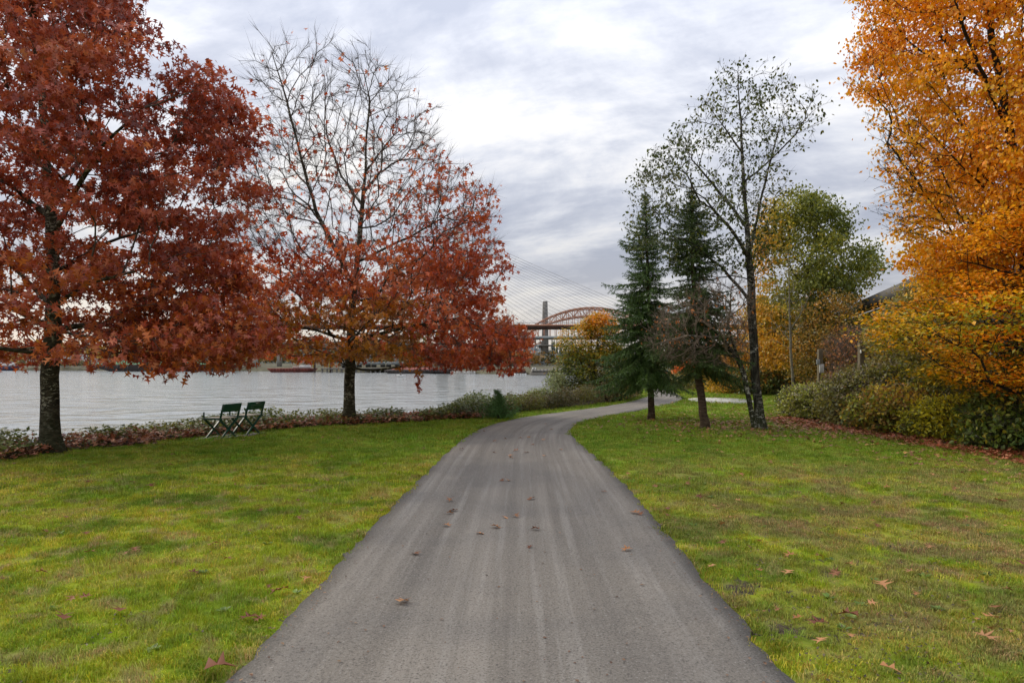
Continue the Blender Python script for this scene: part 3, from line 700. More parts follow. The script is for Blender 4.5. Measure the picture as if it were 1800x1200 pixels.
# gravel heaps
def heap(name, label, d, x0p, x1p, top0, top1, ytop, mat, depth):
    q = MB(); zt_ = WZ(ytop, d); zb_ = -.3
    V_ = []; n_ = 22; m_ = 8
    for j in range(m_+1):
        for i in range(n_+1):
            u = i/n_; v = j/m_; x = WX(x0p+(x1p-x0p)*u, d); px = x0p+(x1p-x0p)*u
            h = min((px-x0p)/max(top0-x0p, 1), 1, (x1p-px)/max(x1p-top1, 1)); hv = min(v*2.6, 1, (1-v)*2.6)
            V_.append((x, d+depth*v, zb_+(zt_-zb_)*max(min(h, hv), 0)*(1+.07*math.sin(i*2.3+j*1.1))))
    fs_ = [(j*(n_+1)+i, j*(n_+1)+i+1, (j+1)*(n_+1)+i+1, (j+1)*(n_+1)+i) for j in range(m_) for i in range(n_)]
    q.add(V_, fs_); o = q.build(name, mat); return tag(o, label, 'gravel heap')
heap('gravel_heap', 'flat topped dark grey gravel heap on the far bank behind the first oak trunk', 345, 25, 150, 52, 108, 622, M_gravel, 30)
heap('gravel_heap', 'long low tan gravel bank behind the green loaded barge', 360, 130, 330, 150, 250, 629, M_tan, 24)
# barges
def barge(label, d, px0, px1, pydeck, mat, rake=4, cargo=None, name='barge'):
    r = empty(name, (WX((px0+px1)/2, d), d, WATER), label, 'barge')
    q = MB(); a, b = WX(px0, d), WX(px1, d); zd_ = WZ(pydeck, d)
    q.prism([(a+rake, WATER-.5), (b-rake, WATER-.5), (b, zd_-.3), (b, zd_), (a, zd_), (a, zd_-.3)], d-5, d+5); q.build('hull', mat, r)
    n_ = 14; q = MB()
    for i in range(1, n_): x = a+(b-a)*i/n_; q.box(x-.12, x+.12, d-5.12, d-5.01, WATER+.2, zd_-.1)
    tag(q.build('fender_ribs', mat, r), kind='stuff')
    if cargo:
        V_ = []; n_ = 60
        for j in range(5):
            for i in range(n_+1):
                x = a+2+(b-a-4)*i/n_; hv = [0, .8, 1, .8, 0][j]; V_.append((x, d-4+2*j, zd_+.05+hv*cargo[0]*(.75+.5*random.random())*min(1, i/3, (n_-i)/3)))
        q = MB(); q.add(V_, [(j*(n_+1)+i, j*(n_+1)+i+1, (j+1)*(n_+1)+i+1, (j+1)*(n_+1)+i) for j in range(4) for i in range(n_)]); q.build('cargo', cargo[1], r)
    return r
barge('very long dark barge loaded with green scrap, right of the first oak trunk', 292, 163, 420, 640.5, M_hull, 12, (1.5, M_green_cargo))
barge('rust red barge carrying white containers left of the second oak trunk', 262, 478, 552, 647, M_red, 2)
barge('long low red barge with red cargo right of the second oak trunk', 232, 680, 778, 649.5, M_hull, 2, (.7, M_red))
barge('short black hulled barge with raked bow in front of the concrete plant', 226, 758, 794, 648, M_hull, 5)
def ribs(n_, px0, px1, py0, py1, depth=None):
    def f(r, d):
        q = MB()
        for i in range(n_+1):
            x = WX(px0+(px1-px0)*i/n_, d); q.box(x-.1, x+.1, d-.1, d-.005, WZ(py1, d), WZ(py0, d))
        tag(q.build('corrugation', M_white, r), kind='stuff')
    return f
boxthing('shipping_container', 'white container standing on the red barge', 'container', 262, 527, 544, 641.5, 647, 2.4, M_white, extra=ribs(8, 527, 544, 641.8, 646.8))
boxthing('shipping_container', 'orange container beside the white one on the red barge', 'container', 263, 515, 526, 643.5, 647, 2.4, M_orange, extra=ribs(5, 515, 526, 643.8, 646.8))
# timber wharf
D = 250.
r = empty('wharf', (WX(630, D), D, WATER), 'dark timber wharf on piles behind the second oak trunk', 'wharf')
q = MB(); q.box(WX(568, D), WX(690, D), D-3, D+6, WZ(649, D), WZ(647, D)); q.build('deck', M_cdark, r)
for i in range(15):
    q = MB(); x = WX(570+8.4*i, D); q.bar((x, D-2.5, WATER-1), (x, D-2.5, WZ(649.1, D)), .6, n=6); q.build('pile', M_cdark, r)
# rail cars / grey tanks seen above the wharf
for i in range(6):
    px = 612+i*26; D = 268.
    r = empty('rail_car', (WX(px, D), D, 0), 'grey covered rail car standing in the row above the timber wharf', 'rail car', 'rail cars standing above the wharf')
    q = MB(); q.prism([(WX(px-11, D), WZ(641, D)), (WX(px+11, D), WZ(641, D)), (WX(px+11, D), WZ(637, D)), (WX(px+9, D), WZ(635.6, D)), (WX(px-9, D), WZ(635.6, D)), (WX(px-11, D), WZ(637, D))], D, D+3); q.build('body', M_steel, r)
    for k in (-8, 8):
        q = MB(); q.box(WX(px+k, D)-.8, WX(px+k, D)+.8, D+.3, D+2.7, -.2, WZ(641.2, D)); q.build('bogie', M_black, r)
# concrete plant, quay wall and fender piers
def windows(pts, w=1.2, h=1.0):
    def f(r, d):
        for px, py in pts:
            q = MB(); x, z_ = WX(px, d), WZ(py, d); q.box(x-w/2, x+w/2, d-.06, d-.004, z_-h/2, z_+h/2); q.build('window', M_glass, r)
    return f
boxthing('plant_building', 'pale concrete plant building at the foot of the bridge tower', 'building', 228, 788, 822, 643, 652, 10, M_cpale, extra=windows([(794, 646), (801, 646), (808, 646), (815, 646)]), zb=-1.5)
boxthing('quay_wall', 'tan concrete quay wall in front of the concrete plant', 'wall', 217, 792, 835, 652, 657.5, 3, M_conc, zb=-4, extra=ribs(7, 793, 834, 653, 656))
boxthing('dock_shed', 'dark grey dock shed with a lighter roof beside the quay wall', 'building', 222, 834, 852, 645.5, 656, 8, M_cdark, zb=-2, extra=windows([(838, 649), (843, 649), (848, 649)]))
boxthing('dock_shed', 'low brown shed under the tip of the red foliage', 'building', 222, 858, 888, 647, 656, 8, M_rust, zb=-2, extra=windows([(863, 650), (870, 650), (878, 650)]))
boxthing('quay_wall', 'grey green concrete quay wall left of the brown fender pier', 'wall', 206, 884, 904, 652.5, 659, 3, M_cdark, zb=-4, extra=ribs(4, 885, 903, 653.5, 657))
boxthing('warehouse', 'white warehouse behind the fender piers', 'building', 240, 892, 944, 644.5, 653, 10, M_white, zb=-1, extra=windows([(898, 648), (905, 648), (926, 648), (934, 648)]))
D = 203.
r = empty('fender_pier', (WX(914, D), D, WATER), 'dark brown timber fender pier on white footed piles under the swing bridge', 'pier')
q = MB(); q.box(WX(905, D), WX(924, D), D-3, D+3, WZ(655, D), WZ(651, D)); q.build('platform', M_rust, r)
q = MB(); q.box(WX(911, D), WX(917.5, D), D-1.5, D+1.5, WZ(650.9, D), WZ(647, D)); q.build('hut', M_cdark, r)
for px in (906, 910, 915, 919, 923):
    q = MB(); q.bar((WX(px, D), D-2.6, WATER-1), (WX(px, D), D-2.6, WZ(655.1, D)), .55, n=6); q.build('pile', M_rust, r)
    q = MB(); q.bar((WX(px, D), D-2.6, WATER-.5), (WX(px, D), D-2.6, WATER+.45), .68, n=6); q.build('pile_foot', M_white, r)
D = 196.
r = empty('concrete_pier', (WX(953, D), D, WATER), 'long weathered concrete bridge protection pier left of the yellow tree', 'pier')
q = MB(); q.box(WX(932, D), WX(1010, D), D-4, D+4, WATER-1, WZ(654, D)); q.build('base', M_cdark, r)
q = MB(); q.box(WX(934, D), WX(1008, D), D-3.2, D+3.2, WZ(653.9, D), WZ(649, D)); q.build('wall', M_conc, r)
for i in range(12):
    q = MB(); x = WX(936+6.2*i, D); q.box(x-.15, x+.15, D-4.2, D-3.22, WZ(654, D)+.01, WZ(648.6, D)); q.build('post', M_cdark, r)
boxthing('control_hut', 'small white hut on the concrete protection pier', 'hut', 196, 936, 942, 646, 648.9, 2, M_white, extra=windows([(939, 647.3)], .5, .3))
# mooring dolphin posts
for px, d, py, mat, lb in ((158, 290, 625, M_rust, 'thick rusty mooring pile with a yellow band at the bow of the green loaded barge'), (553, 256, 606, M_rust, 'tall rusty mooring pile at the end of the red barge'), (581, 258, 628, M_rust, 'short rusty mooring pile between the wharf and the red barge')):
    r = empty('mooring_pile', (WX(px, d), d, WATER), lb, 'mooring pile')
    q = MB(); q.bar((WX(px, d), d, WATER-2), (WX(px, d), d, WZ(py, d)), .8, n=10); q.build('shaft', mat, r)
    q = MB(); q.bar((WX(px-1.6, d), d-.2, 0), (WX(px-1.6, d), d-.2, WZ(py-4 if px < 200 else py+5, d)), .45, n=8); q.build('marker', M_yel, r)
# small boat adrift
D = 172.
r = empty('small_boat', (WX(707, D), D, WATER), 'small open white boat on the river just right of the second oak trunk', 'boat')
q = MB(); q.add([(WX(700, D), D-.6, WATER-.1), (WX(712, D), D-.6, WATER-.1), (WX(712, D), D+.6, WATER-.1), (WX(700, D), D+.6, WATER-.1), (WX(698, D), D-.9, WATER+.5), (WX(713, D), D-.9, WATER+.4), (WX(713, D), D+.9, WATER+.4), (WX(698, D), D+.9, WATER+.5)],
    [(0, 3, 2, 1), (4, 5, 6, 7), (0, 1, 5, 4), (1, 2, 6, 5), (2, 3, 7, 6), (3, 0, 4, 7)]); q.build('hull', M_white, r)
q = MB(); q.box(WX(703, D), WX(706, D), D-.3, D+.3, WATER+.4, WATER+1.0); q.build('console', M_cdark, r)
# light masts
for px, d, py, lb in ((46, 350, 605, 'left one of two pale masts above the grey gravel heap'), (51.5, 352, 603, 'right one of two pale masts above the grey gravel heap'), (69, 352, 610, 'shorter pale mast right of the pair above the gravel heap'), (833, 232, 634, 'thin pale light mast above the quay wall')):
    r = empty('light_mast', (WX(px, d), d, 0), lb, 'mast')
    q = MB(); q.bar((WX(px, d), d, -.5), (WX(px, d), d, WZ(py, d)), .32, n=6); q.build('pole', M_white, r)
    q = MB(); q.box(WX(px, d)-.9, WX(px, d)+.9, d-.3, d+.3, WZ(py, d)+.02, WZ(py, d)+.35); q.build('lamp_head', M_steel, r)
# loader
D = 300.
r = empty('wheel_loader', (WX(820, 224), 224, -1), 'small orange machine standing on the quay under the red foliage', 'loader')
D = 224.
q = MB(); q.box(WX(799, D), WX(805, D), D-2, D+1, WZ(651, D), WZ(648.5, D)); q.build('body', M_orange, r)
q = MB(); q.box(WX(800.5, D), WX(803, D), D-1.5, D+.5, WZ(648.4, D), WZ(646.5, D)); q.build('cab', M_glass, r)
for px in (800, 804): q = MB(); q.bar((WX(px, D), D-2.2, WZ(651.3, D)), (WX(px, D), D-1.9, WZ(651.3, D)), .6, n=10); q.build('wheel', M_black, r)
# access ramp and riprap
D = 318.
r = empty('access_ramp', (WX(135, D), D, WATER), 'grey steel access ramp sloping from the bank to the mooring pile', 'ramp')
q = MB(); q.bar((WX(118, D), D-3, WZ(643.5, D)), (WX(156, D), D-8, WZ(638.5, D)), 2.0, .5); q.build('deck', M_steel, r)
q = MB(); q.bar((WX(118, D), D-4, WZ(641, D)), (WX(156, D), D-9, WZ(636, D)), .2, .2)
for i in range(9): t = i/8; x = WX(118+38*t, D); q.bar((x, D-4-5*t, WZ(643.5-5*t, D)), (x, D-4-5*t, WZ(641-5*t, D)), .15)
q.build('railing', M_steel, r)

# far woods: dark conifers on the ridge, autumn trees on the bank
def woods(name, label, n_, dr, prx, htr, kind, pal, hz=0):
    Vs, Fs, Cs = [], [], []; off_ = 0
    D_ = R.uniform(dr[0], dr[1], n_); PXs = R.uniform(prx[0], prx[1], n_); X = (PXs-CX)/F*D_
    hh_ = R.uniform(htr[0], htr[1], n_); zb_ = np.interp(D_, [180, 420, 1600], [0, hz*.25, hz])
    if kind == 'con':
        k, L = 7, 7
        for i in range(n_):
            h, rr = hh_[i], hh_[i]*R.uniform(.13, .2); V_ = []
            for j in range(L):
                z0 = h*(.08+.9*j/L); r0 = rr*(1-j/L)+.15
                a = np.arange(k)*2*PI/k+R.random()*6; r_ = r0*R.uniform(.55, 1.25, k)
                V_.append(np.c_[X[i]+r_*np.cos(a), D_[i]+r_*np.sin(a), zb_[i]+z0-r_*.35]); V_.append(np.array([[X[i], D_[i], zb_[i]+z0+h*.2]]))
                Fs.append([(off_+q_, off_+(q_+1) % k, off_+k) for q_ in range(k)]); off_ += k+1
            v = np.concatenate(V_); Vs.append(v); Cs.append(np.repeat(palette(pal, R.random(1)), len(v), 0))
        F_ = np.concatenate(Fs)
    else:
        m_ = 60
        for i in range(n_):
            h = hh_[i]; c = np.array([X[i], D_[i], zb_[i]+h*.58]); P = c+rnd(m_)*np.array([h*.38, h*.38, h*.42])*R.uniform(.4, 1, (m_, 1))
            v, f, cc = scatter(T_dia, P, rnd(m_), rnd(m_), h*R.uniform(.12, .3, m_), palette(pal, np.clip(R.random()+R.normal(size=m_)*.12, 0, 1))); Vs.append(v); Fs.append(f+off_); Cs.append(cc); off_ += len(v)
        F_ = np.concatenate(Fs)
    o = link(name, mesh_np(name, np.concatenate(Vs), [F_], M_leaf, cols=np.concatenate(Cs))); tag(o, label, 'woods', kind='stuff')
P_far = [(.022, .038, .034), (.035, .055, .040), (.05, .07, .04)]
woods('far_woods', 'dark conifer woods along the ridge beyond the bridges', 1500, (620, 1500), (-300, 1500), (13, 26), 'con', P_far, 4)
woods('far_bank_trees', 'autumn yellow and olive trees along the far bank', 330, (372, 520), (-200, 760), (7, 15), 'leaf', [(.06, .075, .03), (.12, .11, .035), (.26, .16, .03), (.34, .19, .03), (.10, .09, .05)], 3)
woods('far_bank_trees', 'olive and russet trees around the bridge foundations across the river', 130, (255, 350), (700, 1300), (4, 8), 'leaf', [(.06, .07, .03), (.16, .11, .035), (.30, .17, .03), (.08, .075, .05)], 1)
woods('far_bank_bushes', 'low bushes and rock along the waterline of the far bank', 200, (300, 338), (30, 160), (1.2, 3.2), 'leaf', [(.05, .05, .03), (.10, .09, .04), (.30, .19, .04)], 0)
# ridge
V = []; xs_ = np.linspace(-1500, 2200, 120)
for yy, zz2 in ((560, 0), (900, 3.5), (1600, 10), (2300, 16), (3300, 10)):
    V += [(x, yy, zz2*(1+.25*math.sin(x*.004+yy)+.12*math.sin(x*.013))) for x in xs_]
I = np.arange(len(V)).reshape(5, 120)
tag(link('hills', mesh_np('hills', V, [np.stack([I[:-1, :-1], I[:-1, 1:], I[1:, 1:], I[1:, :-1]], -1).reshape(-1, 4)], pmat('wooded_hill', (.05, .06, .04), (.03, .04, .03), .02, .95), smooth=True)), kind='structure')

# ------------------------------------------------------------------ elevated concrete structure behind the right hand trees
r = empty('concrete_viaduct', (18, 36, 0), 'dark concrete viaduct with an overhanging parapet half hidden behind the orange trees on the right', 'viaduct')
a, b = Vector((13.2, 19, 0)), Vector((30.3, 75, 0)); dr = (b-a).normalized(); sd_ = Vector((dr.y, -dr.x, 0))
def beam(q, s0, s1, z0, z1): q.add([tuple(p+sd_*s+Vector((0, 0, z_))) for z_ in (z0, z1) for p in (a, b) for s in (s0, s1)], [(0, 1, 3, 2), (4, 6, 7, 5), (0, 4, 5, 1), (2, 3, 7, 6), (0, 2, 6, 4), (1, 5, 7, 3)])
q = MB(); beam(q, -.35, .25, 4.32, 4.78); q.build('parapet', M_cdark, r)
q = MB(); beam(q, .26, 6, 4.0, 4.3); q.build('deck', M_cdark, r)
q = MB(); beam(q, 1.2, 5, 3.0, 3.98); q.build('girder', M_conc, r)
for t in (.12, .37, .62, .87):
    c = a.lerp(b, t)+sd_*3; q = MB(); q.bar((c.x, c.y, -1), (c.x, c.y, 2.98), 1.3, n=12); q.build('column', M_conc, r)

# ------------------------------------------------------------------ director's style metal chairs
M_chair = pmat('green_enamel', (.008, .062, .036), (.006, .045, .028), 6, .38, spec=.5)
M_seat = pmat('seat_slab', (.40, .36, .29), (.30, .27, .21), 8, .8)
M_plq = pmat('plaque', (.35, .35, .33), None, 8, .35, metal=.8)
def chair(x, y, ang, label, plaque):
    root = empty('park_chair', (x, y, 0), label, 'chair', None)
    rx = Vector((math.cos(ang), math.sin(ang), 0)); fy = Vector((-math.sin(ang), math.cos(ang), 0)); o = Vector((x, y, 0))
    P = lambda u, v, w: o+rx*u+fy*v+Vector((0, 0, w))        # u along the rear edge, v to the front
    w, dp, h = .54, .44, .44
    for v in (0.02, dp-.02):
        for (u0, u1) in ((0, w), (w, 0)):
            q = MB(); dv = .012 if u0 else -.012; q.bar(P(u0+(.02 if u0 == 0 else -.02), v+dv, 0), P(u1+(-.02 if u1 else .02), v+dv, h-.02), .044, .03); q.build('leg', M_chair, root, .003)
    for u in (0, w):
        q = MB(); q.bar(P(u, -.03, h), P(u, dp+.03, h), .045, .04); q.build('side_rail', M_chair, root, .004)
        q = MB(); q.bar(P(u, .0, h+.02), P(u, -.085, h+.32), .04, .025); q.build('back_post', M_chair, root, .003)
        q = MB(); q.bar(P(u, dp, h+.02), P(u, dp, h+.14), .028, .028); q.build('arm_stub', M_chair, root, .003)
        q = MB(); q.bar(P(u, -.02, .012), P(u, dp+.02, .012), .03, .022); q.build('foot_rail', M_chair, root, .003)
    q = MB(); c = [P(.03, 0, h-.005), P(w-.03, 0, h-.005), P(w-.03, dp, h-.005), P(.03, dp, h-.005)]
    q.add([tuple(p) for p in c]+[tuple(p+Vector((0, 0, .022))) for p in c], [(0, 3, 2, 1), (4, 5, 6, 7), (0, 1, 5, 4), (1, 2, 6, 5), (2, 3, 7, 6), (3, 0, 4, 7)]); q.build('seat', M_seat, root, .004)
    def back(q, u0, u1, w0, w1, t0, t1):
        q.add([tuple(P(u, -.085*(ww-h-.02)/.30-t, ww)) for t in (t0, t1) for u in (u0, u1) for ww in (w0, w1)], [(0, 1, 3, 2), (4, 6, 7, 5), (0, 4, 5, 1), (2, 3, 7, 6), (0, 2, 6, 4), (1, 5, 7, 3)])
    q = MB(); back(q, .0, w, h+.145, h+.325, .014, .034); q.build('backrest', M_chair, root, .004)
    if plaque:
        q = MB(); back(q, w*.38, w*.66, h+.275, h+.31, .035, .040); q.build('plaque', M_plq, root)
        q = MB()
        for row, n_, u0, z_ in ((0, 10, .13, h+.245), (1, 3, .13, h+.20)):
            for i in range(n_): back(q, w*u0+i*.038, w*u0+i*.038+.02, z_, z_+.010, .035, .0375)
        tag(q.build('lettering_marks', M_steel, root), kind='stuff')
    return root
ang = math.radians(72)
chair(-6.30, 14.75, ang, 'left hand dark green metal chair with crossed legs facing the river, plain back', False)
chair(-6.05, 15.51, ang, 'right hand dark green metal chair with crossed legs, small metal plaque on its back', True)
q = MB(); c0 = Vector((-6.35, 14.62, 0)); rx = Vector((math.cos(ang), math.sin(ang), 0)); fy = Vector((-math.sin(ang), math.cos(ang), 0))
for sh, L, wd in ((.0, 1.6, .10), (.42, 1.6, .10)):
    c = [c0+fy*(sh-.02), c0+rx*L+fy*(sh-.02), c0+rx*L+fy*(sh+wd), c0+fy*(sh+wd)]
    q.add([tuple(p+Vector((0, 0, -.1))) for p in c]+[tuple(p+Vector((0, 0, .02))) for p in c], [(0, 3, 2, 1), (4, 5, 6, 7), (0, 1, 5, 4), (1, 2, 6, 5), (2, 3, 7, 6), (3, 0, 4, 7)])
tag(q.build('chair_footing', M_conc), 'pair of narrow concrete footing strips in the grass under the two green chairs', 'footing')

# pale round pad in the lawn
cx, cy = 9.15, 29.9; q = MB(); n_ = 40
q.add([(cx+1.35*math.cos(2*PI*i/n_), cy+1.9*math.sin(2*PI*i/n_), zz3) for zz3 in (-.05, .045) for i in range(n_)], [tuple(range(n_, 2*n_))]+[(i, (i+1) % n_, n_+(i+1) % n_, n_+i) for i in range(n_)])
tag(q.build('concrete_pad', pmat('pad', (.48, .47, .42), (.36, .35, .31), 2.5, .85), None), 'pale round concrete pad set in the lawn behind the leaning conifer', 'pad')

# wooden posts by the right hand thicket
M_wood = pmat('weathered_wood', (.17, .14, .09), (.10, .08, .05), 3, .9, stretch=(3, 3, .6), bump=.01)
def post(px, py, d, w, label, signs):
    x = WX(px, d); r = empty('wooden_post', (x, d, 0), label, 'post')
    q = MB(); q.box(x-w/2, x+w/2, d-w/2, d+w/2, -.2, WZ(py, d)); q.build('shaft', M_wood, r, .01)
    for nm, sx, sy, ww, hh_, mat in signs:
        q = MB(); X_ = WX(sx, d); Z_ = WZ(sy, d); q.box(X_-ww/2, X_+ww/2, d-w/2-.05, d-w/2-.005, Z_-hh_/2, Z_+hh_/2); q.build(nm, mat, r, .008)
post(1441.5, 614, 23, .14, 'weathered wooden post carrying a pale metal plate and a small grey box', [('plate', 1442, 647.5, .15, .29, pmat('zinc', (.55, .56, .55), (.45, .46, .45), 5, .5)), ('junction_box', 1436, 636, .11, .17, M_steel)])
post(1514, 602, 19.5, .15, 'weathered wooden post overgrown by cream clematis seed heads', [('marker', 1510, 618, .03, .10, M_white)])
post(1175.5, 652, 41, .14, 'short pale post at the far bend of the path', [])
# parked white cars glimpsed beyond the far bend
def car(x, y, label, mat):
    r = empty('parked_car', (x, y, 0), label, 'car')
    q = MB(); q.prism([(x-2.1, .3), (x+2.1, .3), (x+2.15, .75), (x+1.2, .9), (x-1.9, .95), (x-2.15, .8)], y-.85, y+.85); q.build('body', mat, r, .05)
    q = MB(); q.prism([(x-1.5, .96), (x+.9, .92), (x+.35, 1.42), (x-1.15, 1.45)], y-.75, y+.75); q.build('cabin', M_glass, r, .05)
    q = MB(); q.prism([(x-1.12, 1.455), (x+.33, 1.425), (x+.25, 1.48), (x-1.05, 1.5)], y-.7, y+.7); q.build('roof', mat, r)
    for dx in (-1.3, 1.3):
        for s in (-.86, .70):
            q = MB(); q.bar((x+dx, y+s, .33), (x+dx, y+s+.16, .33), .64, n=14); q.build('wheel', M_black, r)
car(15.6, 62, 'left one of two white cars glimpsed past the far bend of the path', M_white)
car(20.4, 63.5, 'right one of two white cars glimpsed past the far bend of the path', M_white)

# ------------------------------------------------------------------ red oaks
d = 12.8; sk = lambda L, d: [PXP(px, py, d+dy) for px, py, dy in L]
P_oak1 = [(.08, .013, .008), (.19, .030, .015), (.32, .060, .029), (.44, .115, .055), (.50, .19, .10)]  # paler top stops also put pinkish sky highlights into the leaf colour
poly = [(-330, 640), (-380, 500), (-340, 300), (-300, 100), (-200, -100), (-60, -260), (60, -320), (150, -220), (205, -60), (232, 10), (262, 55), (318, 50), (335, 90), (395, 90), (408, 135), (452, 152), (462, 205), (430, 232), (470, 270), (480, 340), (455, 380), (430, 440), (452, 520), (500, 570), (512, 615), (470, 655), (440, 672), (400, 650), (330, 662), (280, 640), (225, 626), (160, 606), (120, 590), (60, 592), (0, 612), (-100, 655)]
poly = [(x-28 if x > 300 else x, y) for x, y in poly]; T1 = crown(poly, d, 560, 9, (.26, .09), .72, .35)
skel = [sk([(90, 797, 0), (88, 700, 0), (91, 620, 0), (93, 540, 0), (93, 450, .05), (90, 380, 0), (82, 300, -.05), (78, 220, 0), (72, 140, 0), (60, 50, .1), (48, -60, 0), (45, -180, 0)], d),
        sk([(93, 410, 0), (125, 350, -.3), (175, 262, -.8), (250, 190, -1.2), (330, 165, -1.4)], d), sk([(175, 262, -.8), (145, 200, -.9), (138, 120, -1)], d),
        sk([(90, 390, 0), (40, 350, .5), (-60, 300, 1)], d), sk([(85, 330, 0), (140, 285, .7), (250, 285, 1.4), (330, 265, 2)], d),
        sk([(92, 300, 0), (30, 260, -.5), (-80, 220, -1.2)], d), sk([(92, 540, 0), (150, 500, -.6), (260, 470, -1.4), (380, 440, -1.6)], d), sk([(92, 560, 0), (180, 570, .6), (300, 590, 1.1), (420, 620, 1.5)], d),
        sk([(92, 560, 0), (20, 540, -.6), (-120, 520, -1.2)], d), sk([(92, 470, 0), (180, 430, 1), (300, 390, 1.9)], d), sk([(92, 590, 0), (140, 590, -1), (230, 600, -2)], d)]
tone1 = lambda P: .50+.30*sn(P, 1.5, 2)+.16*sn(P, 4.5, 5)
low1 = lambda P: pty(P, 12.8)
inv = lambda P, d: np.where((ptx(P, d) < -90) | (ptx(P, d) > 1890) | (pty(P, d) < -110), .35, 1)
lfA = leafer(T_star, 12, .16, .15, P_oak1, tone1, dens=lambda P: inv(P, 12.8)*np.where(pty(P, 12.8) < 470, 1, .55), name='foliage')
lfB = leafer(T_star, 12, .16, .15, [(.20, .04, .010), (.36, .085, .016), (.48, .14, .03), (.50, .19, .075)], tone1, dens=lambda P: inv(P, 12.8)*np.where(pty(P, 12.8) < 470, 0, .5), name='lower_foliage')
lfS = leafer(T_oak, 1, .15, .155, P_oak1, tone1, dens=lambda P: np.full(len(P), .5), name='outer_foliage')
def lf1(root, A, par, r, ends, targets, singles): lfA(root, A, par, r, ends, targets, 0); lfB(root, A, par, r, ends, targets, 0); lfS(root, A, par, r, ends, targets, 300)
tree('oak_tree', 'large red brown oak on the left edge of the lawn, its trunk nearest the camera', 'tree', (skel[0][0][0], d, 0), skel, T1, .15, M_oakbark, M_oaktwig, lf1, rt=.0042, w=.4, flare=.62, nshoot=1, shootL=.35)

d = 18.9
poly = [(445, 95), (500, 78), (560, 92), (640, 105), (705, 135), (790, 205), (770, 262), (832, 298), (880, 350), (862, 395), (885, 440), (905, 468), (872, 520), (898, 552), (930, 583), (935, 625), (918, 655), (870, 655), (810, 640), (745, 655), (700, 645), (650, 628), (560, 640), (480, 640), (418, 610), (395, 500), (402, 400), (425, 330), (440, 240), (455, 150)]
T2 = crown(poly, d, 620, 7, (.42, .10), .9, .25, weight=lambda px, py: 1 if py > 300 else .75)
skel = [sk([(612, 746, 0), (614, 690, 0), (617, 600, 0), (620, 530, 0), (628, 460, 0), (636, 380, 0), (643, 300, 0), (645, 230, .1), (650, 180, 0), (640, 130, 0)], d),
        sk([(620, 500, 0), (590, 440, -.2), (555, 370, -.5), (530, 280, -.8), (505, 180, -1.1), (480, 100, -1.2)], d),
        sk([(628, 470, 0), (680, 435, -.6), (740, 405, -1.1), (800, 370, -1.5)], d), sk([(638, 360, 0), (600, 310, .8), (575, 240, 1.4), (570, 160, 1.8)], d), sk([(643, 300, 0), (690, 240, -.6), (740, 200, -1)], d),
        sk([(618, 560, 0), (560, 480, 1), (490, 440, 1.7), (440, 380, 2.2)], d), sk([(617, 610, 0), (580, 588, -.5), (510, 570, -1.1), (430, 590, -1.6)], d), sk([(618, 590, 0), (690, 580, -.8), (800, 560, -1.4), (890, 590, -1.9)], d),
        sk([(622, 540, 0), (700, 520, .9), (800, 500, 1.7), (870, 470, 2.2)], d), sk([(640, 330, 0), (670, 300, .5), (672, 250, .9)], d), sk([(618, 600, 0), (630, 585, -1.3), (640, 590, -2.6)], d), sk([(618, 580, 0), (600, 575, 1.3), (610, 590, 2.6)], d)]
def dens2(P):
    x, y = ptx(P, 18.9), pty(P, 18.9)
    dn = np.interp(y, [100, 250, 330, 400, 440, 480, 520], [.02, .035, .10, .16, .20, .80, 1.0])
    dn = np.where((y > 280) & (y < 480) & (x > 730), np.clip(dn*2.1, 0, .9), dn); dn = np.where((y < 460) & (x < 520), dn*.35, dn)
    dn = np.where((y < 455) & (x < 700), dn*.6, dn)
    return dn*(.75+.45*sn(P, 1.6, 4))
P_oak2 = [(.18, .025, .010), (.34, .050, .016), (.46, .095, .026), (.54, .16, .055), (.56, .23, .10)]
P_oak2b = [(.22, .10, .012), (.38, .15, .015), (.50, .18, .025)]
t2 = lambda P: .48+.3*sn(P, 1.3, 3)+.15*sn(P, 4, 1)
inner = lambda P: (np.abs(ptx(P, 18.9)-640) < 110+30*sn(P, 2, 1)) & (pty(P, 18.9) > 540)
l2a = leafer(T_star, 12, .17, .165, P_oak2, t2, dens=lambda P: dens2(P)*np.where(inner(P), .15, 1), name='foliage')
l2b = leafer(T_star, 12, .17, .15, P_oak2b, t2, dens=lambda P: dens2(P)*np.where(inner(P), .85, 0), name='inner_foliage')
def lf2(root, A, par, r, ends, targets, singles):
    l2a(root, A, par, r, ends, targets, 120); l2b(root, A, par, r, ends, targets, 0)
    s = np.array([PXP(735-3*math.sin(i), 655+i*2.6, d) for i in range(13)])          # the dangling sprig
    sg = leafer(T_star, 2, .05, .13, P_oak2[:3], t2, name='hanging_sprig'); sg(root, A, par, r, ends, s, 0)
    V_, F_ = shoots(np.array([PXP(733, 648, d)]), np.array([[.06, 0, -1.]]), [.66], .006, M_oaktwig); link('hanging_twig', mesh_np('hanging_twig', V_, [F_], M_oaktwig), root)
tree('oak_tree', 'second oak standing alone by the river, bare at the top and bright red below', 'tree', (skel[0][0][0], d, 0), skel, T2, .142, M_oakbark, M_oaktwig, lf2, rt=.0052, w=.33, flare=.75, nshoot=5, shootL=.65, shootr=.004)

